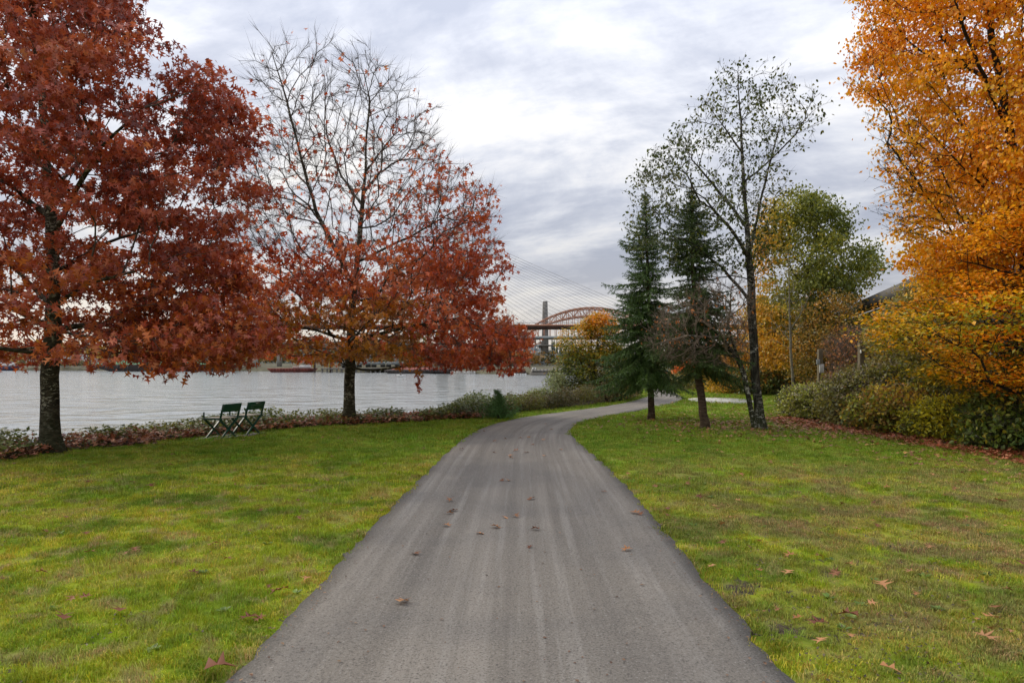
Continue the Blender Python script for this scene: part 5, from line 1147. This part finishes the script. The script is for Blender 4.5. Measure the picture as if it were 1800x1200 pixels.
V_, F_, C_ = scatter(T_dia, P, rnd(N)*np.array([1, 1, .3]), rnd(N)*.7+np.array([0, -.3, 1.]), .09*R.uniform(.6, 1.2, N), palette(pal, .45+.3*sn(P, 1.7, 3)+R.normal(size=N)*.2))
tag(link('bank_brambles', mesh_np('bank_brambles', V_, [F_], M_leaf, cols=C_)), 'low green brambles and ivy trailing along the river bank', 'ground cover', kind='stuff')
V_, F_ = shoots(base_, rnd(n_)*.8+np.array([0, 0, .9]), np.clip(hb, .05, 1)*1.3, .0035, M_oaktwig)
tag(link('bramble_stems', mesh_np('bramble_stems', V_, [F_], M_oaktwig)), 'thin brown bramble stems on the river bank', 'stems', kind='stuff')

def litter(name, label, C, size, pal, lift, T=T_star, stack=.05):
    n_ = len(C); z_ = ground_z(C)+lift+R.random(n_)*stack
    V_, F_, C_ = scatter(T, np.c_[C, z_], rnd(n_)*np.array([1, 1, .35]), rnd(n_)*.45+np.array([0, 0, 1.]), size*R.uniform(.6, 1.15, n_), palette(pal, R.random(n_)))
    tag(link(name, mesh_np(name, V_, [F_], M_dry, cols=C_)), label, 'leaf litter', kind='stuff')
P_lit = [(.14, .04, .02), (.25, .085, .04), (.34, .14, .07), (.42, .21, .115), (.30, .085, .035)]
C, u = along(bl, 7800, -.10, 1.25); C = C[(C[:, 0]/C[:, 1]*F+CX) < 900]; k = bank_sd(C); C = C[(k > -.12-.12*R.random(len(C)))]
litter('bank_leaf_litter', 'thick band of fallen brown oak leaves along the river bank', C, .14, P_lit, .01, stack=.15)
C, u = along(rightline, 6500, -.9, .35)                     # left of the line is the lawn
litter('border_leaf_litter', 'reddish brown leaf litter at the foot of the shrub border', C, .12, [(.14, .036, .016), (.23, .06, .026), (.31, .10, .05), (.42, .19, .10)], .008, stack=.06)
# looser scatter under the alder and beside the border
C = np.concatenate([np.array(GP(1355, 752))+R.normal(size=(1000, 2))*np.array([1.9, 1.5]), np.array(GP(1250, 745))+R.normal(size=(620, 2))*np.array([1.6, 1.6]), np.array(GP(1420, 735))+R.normal(size=(700, 2))*np.array([1.5, 3]), along(rightline, 1500, -2.8, .1)[0], np.array(GP(1300, 705))+R.normal(size=(500, 2))*np.array([3.5, 3])])
C = C[~inpoly(C, path_poly)]
litter('lawn_leaf_scatter', 'loose scatter of fallen leaves on the lawn round the alder', C, .10, [(.13, .05, .025), (.22, .10, .05), (.32, .17, .09), (.38, .19, .06)], .035, stack=.02)

# ------------------------------------------------------------------ single fallen leaves
P_fl = [(.17, .052, .022), (.28, .11, .045), (.44, .22, .095), (.40, .16, .045)]
fm = []
for k in range(10):
    T = (T_oak, T_star)[k % 2]; V_ = T[0].copy(); V_[:, 2] = V_[:, 2]*R.uniform(.6, 1.6)+.10*V_[:, 0]*R.normal()+.12*np.abs(V_[:, 1]-.5)*R.normal(); V_[:, 1] -= .45; V_[:, 2] -= V_[:, 2].min()
    fm.append(mesh_np('fallen_leaf', V_, [T[1]], M_dry, cols=np.repeat(palette(P_fl, np.array([k/9.]))*.95, len(V_), 0)))
named = [(710, 1065, .15, 7, 'single pale tan oak leaf lying alone on the near left of the path'), (843, 942, .14, 5, 'light brown leaf on the left half of the path, flat with raised lobes'), (730, 979, .14, 2, 'brown leaf close to the left edge of the path beside the lawn'), (1103, 972, .13, 8, 'orange brown leaf near the right edge of the path'),
         (386, 1188, .20, 1, 'large red brown oak leaf in the grass at the bottom left corner of the path'), (538, 1025, .12, 7, 'small yellow tan leaf on bare soil left of the path edge'), (1438, 1108, .17, 0, 'large dark red brown leaf, left of a pair in the near right grass'), (1490, 1097, .17, 1, 'large red brown leaf, right of a pair in the near right grass'),
         (1553, 1036, .18, 7, 'curled tan leaf lying on its edge in the middle of the right lawn'), (1600, 1007, .13, 6, 'small star shaped tan leaf on the right lawn'), (1745, 1097, .14, 7, 'tan oak leaf near the right edge of the lawn'), (1732, 1135, .17, 6, 'wide tan leaf low at the right edge of the lawn'), (1565, 1192, .14, 7, 'orange tan leaf cut by the bottom edge of the picture'),
         (1270, 960, .15, 2, 'brown oak leaf in the grass just right of the path'), (1758, 884, .16, 9, 'pale yellow leaf standing out on the far right lawn'), (1560, 862, .12, 8, 'small orange leaf alone in the middle of the right lawn'), (265, 860, .20, 0, 'pair sized dark red leaf in the upper left lawn'), (212, 1079, .15, 1, 'red brown leaf flat on the left lawn'), (111, 1092, .15, 1, 'red brown leaf with dark tip on the far left lawn'), (436, 1096, .16, 0, 'dark red leaf pointing to the path in the near left grass'), (149, 1049, .11, 2, 'small pinkish brown leaf on the left lawn'), (940, 936, .12, 1, 'dark brown leaf on the right half of the path'), (932, 967, .09, 0, 'tiny dark brown leaf right of the path centre')]
cnt = 0
def fall(x, y, size, k, label, group=None, onpath=False):
    global cnt
    o = bpy.data.objects.new('fallen_leaf', fm[k % 10]); COL.objects.link(o)
    z_ = .030 if onpath else float(ground_z(np.array([[x, y]]))[0])+.034
    o.location = (x, y, z_); o.scale = (size,)*3; o.rotation_euler = (R.normal()*.16, R.normal()*.16, R.uniform(0, 6.28)); tag(o, label, 'leaf', group); cnt += 1
for px, py, s, k, lb in named: x, y = GP(px, py); fall(x, y, s*.86, k, lb, None, bool(inpoly([[x, y]], path_poly)[0]))
def colw(k): return ('dark red brown', 'mid brown', 'pale tan', 'orange brown')[min(int(k/9*3+.5), 3)]
onp = [(791, 884), (798, 902), (790, 907), (785, 929), (889, 914), (907, 913), (935, 881), (870, 932), (1062, 868), (894, 848), (882, 848), (1115, 905), (897, 803), (870, 798), (925, 798), (906, 795), (957, 804), (869, 778), (888, 774), (898, 808), (936, 784), (955, 775), (986, 793), (852, 760), (970, 757), (914, 772), (930, 771), (812, 792), (1010, 748), (960, 747), (1127, 907)]
for px, py in onp: x, y = GP(px, py); k = int(R.integers(2, 10)); lb = colw(k)+' leaf on the path '+('near its bend' if y > 13 else 'halfway to the bend' if y > 8 else 'near the camera')+(', left of centre' if x < 0 else ', right of centre'); fall(x, y, R.uniform(.09, .14), k, lb, 'fallen leaves: '+lb, True)
def where(x, y): return ('near the camera' if y < 6 else 'halfway up' if y < 10 else 'far up')
Rl = 'leaves scattered on the right lawn'; Ll = 'leaves scattered on the left lawn'
n1_ = 0
while n1_ < 150:
    px, py = R.uniform(1010, 1795), 768+R.random()**4*390
    x, y = GP(px, py)
    if inpoly([[x, y]], path_poly)[0] or polydist([[x, y]], rightline)[0] < .4 or inpoly([[x, y]], rightline+[(60, -6), (60, 30)])[0] or y > 16: continue
    if py < 900 and px < 1150 and R.random() < .6: continue
    k = int(R.integers(0, 10)); lb = colw(k)+' leaf on the right lawn, '+where(x, y)+(', beside the path' if x < 3 else ', by the shrub border' if x > 6 else ', in mid lawn'); fall(x, y, R.uniform(.06, .12), k, lb, 'fallen leaves: '+lb); n1_ += 1
n1_ = 0
while n1_ < 92:
    px, py = R.uniform(5, 860), 768+R.random()**3*330; x, y = GP(px, py)
    if inpoly([[x, y]], path_poly)[0] or bank_sd([[x, y]])[0] > -.2: continue
    k = int(R.integers(0, 5)); lb = colw(k)+' leaf on the left lawn, '+where(x, y)+(', beside the path' if x > -3 else ', by the river bank' if x < -5.5 else ', in mid lawn'); fall(x, y, R.uniform(.06, .12), k, lb, 'fallen leaves: '+lb); n1_ += 1

# low broad leaved weeds in the near lawn
n_ = 60; wy = 3.0+R.random(n_)**1.4*7; wx = R.uniform(-1, 1, n_)*wy*.78; W_ = np.c_[wx, wy]; W_ = W_[~inpoly(W_, path_poly) & (np.minimum(polydist(W_, LW[::6]), polydist(W_, RW[::6])) > .08)]
k = R.integers(7, 12, len(W_)); C = np.repeat(W_, k, 0); az = R.uniform(0, 6.28, len(C)); yd = np.c_[np.cos(az), np.sin(az), R.uniform(.15, .7, len(C))]
V_, F_, C_ = scatter(T_oval, np.c_[C+yd[:, :2]*.01, ground_z(C)+.012], yd, np.array([0, 0, 1.])+rnd(len(C))*.2, R.uniform(.025, .05, len(C)), palette([(.08, .15, .02), (.13, .21, .025), (.19, .26, .05)], R.random(len(C))))
tag(link('weeds', mesh_np('weeds', V_, [F_], M_leaf, cols=C_)), 'small rosettes of broad leaved weeds in the near lawn', 'weeds', kind='stuff')
# dark soil specks that also imitate the shaded gaps between tufts
n_ = 9000; wy = 2.9+R.random(n_)**1.3*8; wx = R.uniform(-1, 1, n_)*wy*.78; W_ = np.c_[wx, wy]; q3 = np.c_[W_, W_[:, :1]]; W_ = W_[~inpoly(W_, path_poly) & (sn(q3, 2.1, 6)+.5*sn(q3, 6, 2) > np.where(W_[:, 0] > 0, .02, .55))]
V_, F_, C_ = scatter(T_dia, np.c_[W_, ground_z(W_)+.022], rnd(len(W_))*np.array([1, 1, .3]), rnd(len(W_))*.5+np.array([0, 0, 1.]), R.uniform(.010, .030, len(W_)), palette([(.04, .032, .014), (.08, .062, .03), (.13, .10, .05)], R.random(len(W_))))
tag(link('soil_gap_specks', mesh_np('soil_gap_specks', V_, [F_], M_dry, cols=C_)), 'dark soil crumbs in the lawn, also standing in for shaded gaps between tufts', 'soil', kind='stuff')
# bits of trodden leaf, grit and needles on the asphalt and caught along its edges
n_ = 900; vy = 3+R.random(n_)**1.5*17; lx = np.interp(vy, LW[:, 1][:150], LW[:, 0][:150]); rx_ = np.interp(vy, RW[:, 1][:150], RW[:, 0][:150]); uu = np.where(R.random(n_) < .6, np.where(R.random(n_) < .5, R.random(n_)*.06-.01, 1.01-R.random(n_)*.06), R.random(n_))
P = np.c_[lx+(rx_-lx)*uu, vy, np.full(n_, .031)]
V_, F_, C_ = scatter(T_dia, P, rnd(n_)*np.array([1, 1, .1]), rnd(n_)*.2+np.array([0, 0, 1.]), R.uniform(.008, .032, n_), palette([(.05, .03, .02), (.14, .07, .04), (.22, .14, .08)], R.random(n_)))
tag(link('leaf_crumbs', mesh_np('leaf_crumbs', V_, [F_], M_dry, cols=C_)), 'small bits of trodden leaf along the path edges', 'leaf litter', kind='stuff')

# ------------------------------------------------------------------ grass
m, nt, o = newmat('grass_blade')
g = nt.nodes.new('ShaderNodeNewGeometry'); pos = g.outputs['Position']; oi = nt.nodes.new('ShaderNodeObjectInfo')
gc = grass_colour(nt, pos)
at_ = nt.nodes.new('ShaderNodeAttribute'); at_.attribute_name = 'leafcol'
gc = mixc(nt, 1.0, gc, at_.outputs[0], 'MULTIPLY')
hs = nt.nodes.new('ShaderNodeHueSaturation'); lk(nt, mapr(nt, oi.outputs['Random'], 0, 1, .475, .52), hs.inputs['Hue']); lk(nt, mapr(nt, oi.outputs['Random'], 0, 1, .8, 1.3), hs.inputs['Value']); lk(nt, gc, hs.inputs['Color'])
p = nd(nt, 'ShaderNodeBsdfPrincipled', _Roughness=.6); p.inputs['Specular IOR Level'].default_value = .2; lk(nt, hs.outputs[0], p.inputs[0])
tr = nt.nodes.new('ShaderNodeBsdfTranslucent'); lk(nt, hs.outputs[0], tr.inputs[0]); mx = nt.nodes.new('ShaderNodeMixShader'); mx.inputs[0].default_value = .3
lk(nt, p.outputs[0], mx.inputs[1]); lk(nt, tr.outputs[0], mx.inputs[2]); lk(nt, mx.outputs[0], o.inputs[0]); M_grass = m
tufts = bpy.data.collections.new('grass_tufts')              # source meshes for the instances, not linked to the scene
def tuft(k, n_, rad, h, w, straw, spread):
    V_, F_, C_ = [], [], []
    for i in range(n_):
        a = R.uniform(0, 6.28); rr = rad*math.sqrt(R.random()); x, y = rr*math.cos(a), rr*math.sin(a); b_ = R.uniform(0, 6.28); L = h*R.uniform(.5, 1.25); lean = R.uniform(.2, 1)*spread
        dx, dy = math.cos(b_)*lean*L, math.sin(b_)*lean*L; nx_, ny_ = -math.sin(b_)*w/2, math.cos(b_)*w/2; j = len(V_)
        V_ += [(x-nx_, y-ny_, -.01), (x+nx_, y+ny_, -.01), (x+dx*.45+nx_*.8, y+dy*.45+ny_*.8, L*.6), (x+dx*.45-nx_*.8, y+dy*.45-ny_*.8, L*.6), (x+dx, y+dy, L*(1-.35*lean))]
        F_ += [(j, j+1, 2+j), (j, j+2, j+3), (j+3, j+2, j+4)]
        c = (1.75, 1.22, 1.7) if R.random() < straw else tuple(np.array([1, 1, 1])*R.uniform(.7, 1.25)); C_ += [c]*5
    o = bpy.data.objects.new('grass_tuft', mesh_np('grass_tuft', np.array(V_), [F_], M_grass, cols=np.array(C_))); tufts.objects.link(o)
for k in range(4): tuft(k, 50, .075, .023, .0042, .16, 1.1)
for k in range(2): tuft(k, 40, .06, .040, .0042, .10, .9)
for k in range(2): tuft(k, 34, .06, .033, .0040, .6, 1.1)
for k in range(2): tuft(k, 30, .08, .022, .0075, .05, 1.3)
def grass_points():
    out_ = []
    for (y0, y1, dens_, sc) in ((2.6, 5.0, 330, 1.0), (5.0, 8.5, 210, 1.12), (8.5, 14, 105, 1.4), (14, 22, 46, 1.9), (22, 42, 15, 2.6)):
        hw = y1*.80+.5; n_ = int((y1-y0)*2*hw*dens_); P = np.c_[R.uniform(-hw, hw, n_), R.uniform(y0, y1, n_)]
        P = P[np.abs(P[:, 0]) < P[:, 1]*.80+.5]
        P = P[~inpoly(P, path_poly)]; d_ = bank_sd(P); P = P[d_ < .05]
        bb = bareness(P)+.0*P[:, 0]; P = P[R.random(len(P)) > np.clip(bb*1.5-.2, 0, .93)]
        Q3 = np.c_[P, P[:, :1]]
        v = sn(Q3, 1.6, 3)+.6*sn(Q3, 5, 1)+R.normal(size=len(P))*.45
        idx = np.where(v > .75, R.integers(4, 6, len(P)), np.where(v < -.75, R.integers(6, 8, len(P)), np.where(R.random(len(P)) < .06, R.integers(8, 10, len(P)), R.integers(0, 4, len(P)))))
        out_.append((np.c_[P, ground_z(P)], idx, sc*R.uniform(.75, 1.25, len(P))))
    return np.concatenate([a for a, _, _ in out_]), np.concatenate([b for _, b, _ in out_]), np.concatenate([c for _, _, c in out_])
GPt, gi, gs = grass_points()
me = bpy.data.meshes.new('grass'); me.vertices.add(len(GPt)); me.vertices.foreach_set('co', GPt.astype(np.float32).ravel())
a_ = me.attributes.new('idx', 'INT', 'POINT'); a_.data.foreach_set('value', gi.astype(np.int32))
a_ = me.attributes.new('scl', 'FLOAT', 'POINT'); a_.data.foreach_set('value', gs.astype(np.float32))
a_ = me.attributes.new('rot', 'FLOAT_VECTOR', 'POINT'); rv = np.c_[R.normal(size=len(gi))*.12, R.normal(size=len(gi))*.12, R.uniform(0, 6.28, len(gi))]; a_.data.foreach_set('vector', rv.astype(np.float32).ravel())
go = bpy.data.objects.new('grass', me); COL.objects.link(go); tag(go, 'short mossy lawn grass on both sides of the path', 'grass', kind='stuff')
ng = bpy.data.node_groups.new('grass_instances', 'GeometryNodeTree')
ng.interface.new_socket('Geometry', in_out='INPUT', socket_type='NodeSocketGeometry'); ng.interface.new_socket('Geometry', in_out='OUTPUT', socket_type='NodeSocketGeometry')
gi_, go_ = ng.nodes.new('NodeGroupInput'), ng.nodes.new('NodeGroupOutput')
iop = ng.nodes.new('GeometryNodeInstanceOnPoints'); ci = ng.nodes.new('GeometryNodeCollectionInfo'); ci.inputs[0].default_value = tufts; ci.inputs['Separate Children'].default_value = True; ci.inputs['Reset Children'].default_value = True
def attr(nm, ty): n = ng.nodes.new('GeometryNodeInputNamedAttribute'); n.data_type = ty; n.inputs[0].default_value = nm; return n.outputs[0]
mp = ng.nodes.new('GeometryNodeMeshToPoints'); lk(ng, gi_.outputs[0], mp.inputs[0]); lk(ng, mp.outputs[0], iop.inputs['Points']); lk(ng, ci.outputs[0], iop.inputs['Instance'])
iop.inputs['Pick Instance'].default_value = True
lk(ng, attr('idx', 'INT'), iop.inputs['Instance Index']); e2r = ng.nodes.new('FunctionNodeEulerToRotation'); lk(ng, attr('rot', 'FLOAT_VECTOR'), e2r.inputs[0]); lk(ng, e2r.outputs[0], iop.inputs['Rotation']); lk(ng, attr('scl', 'FLOAT'), iop.inputs['Scale'])
lk(ng, iop.outputs[0], go_.inputs[0])
md = go.modifiers.new('grass', 'NODES'); md.node_group = ng
print('GRASS', len(GPt), 'TRIS', sum(len(m_.polygons) for m_ in bpy.data.meshes))
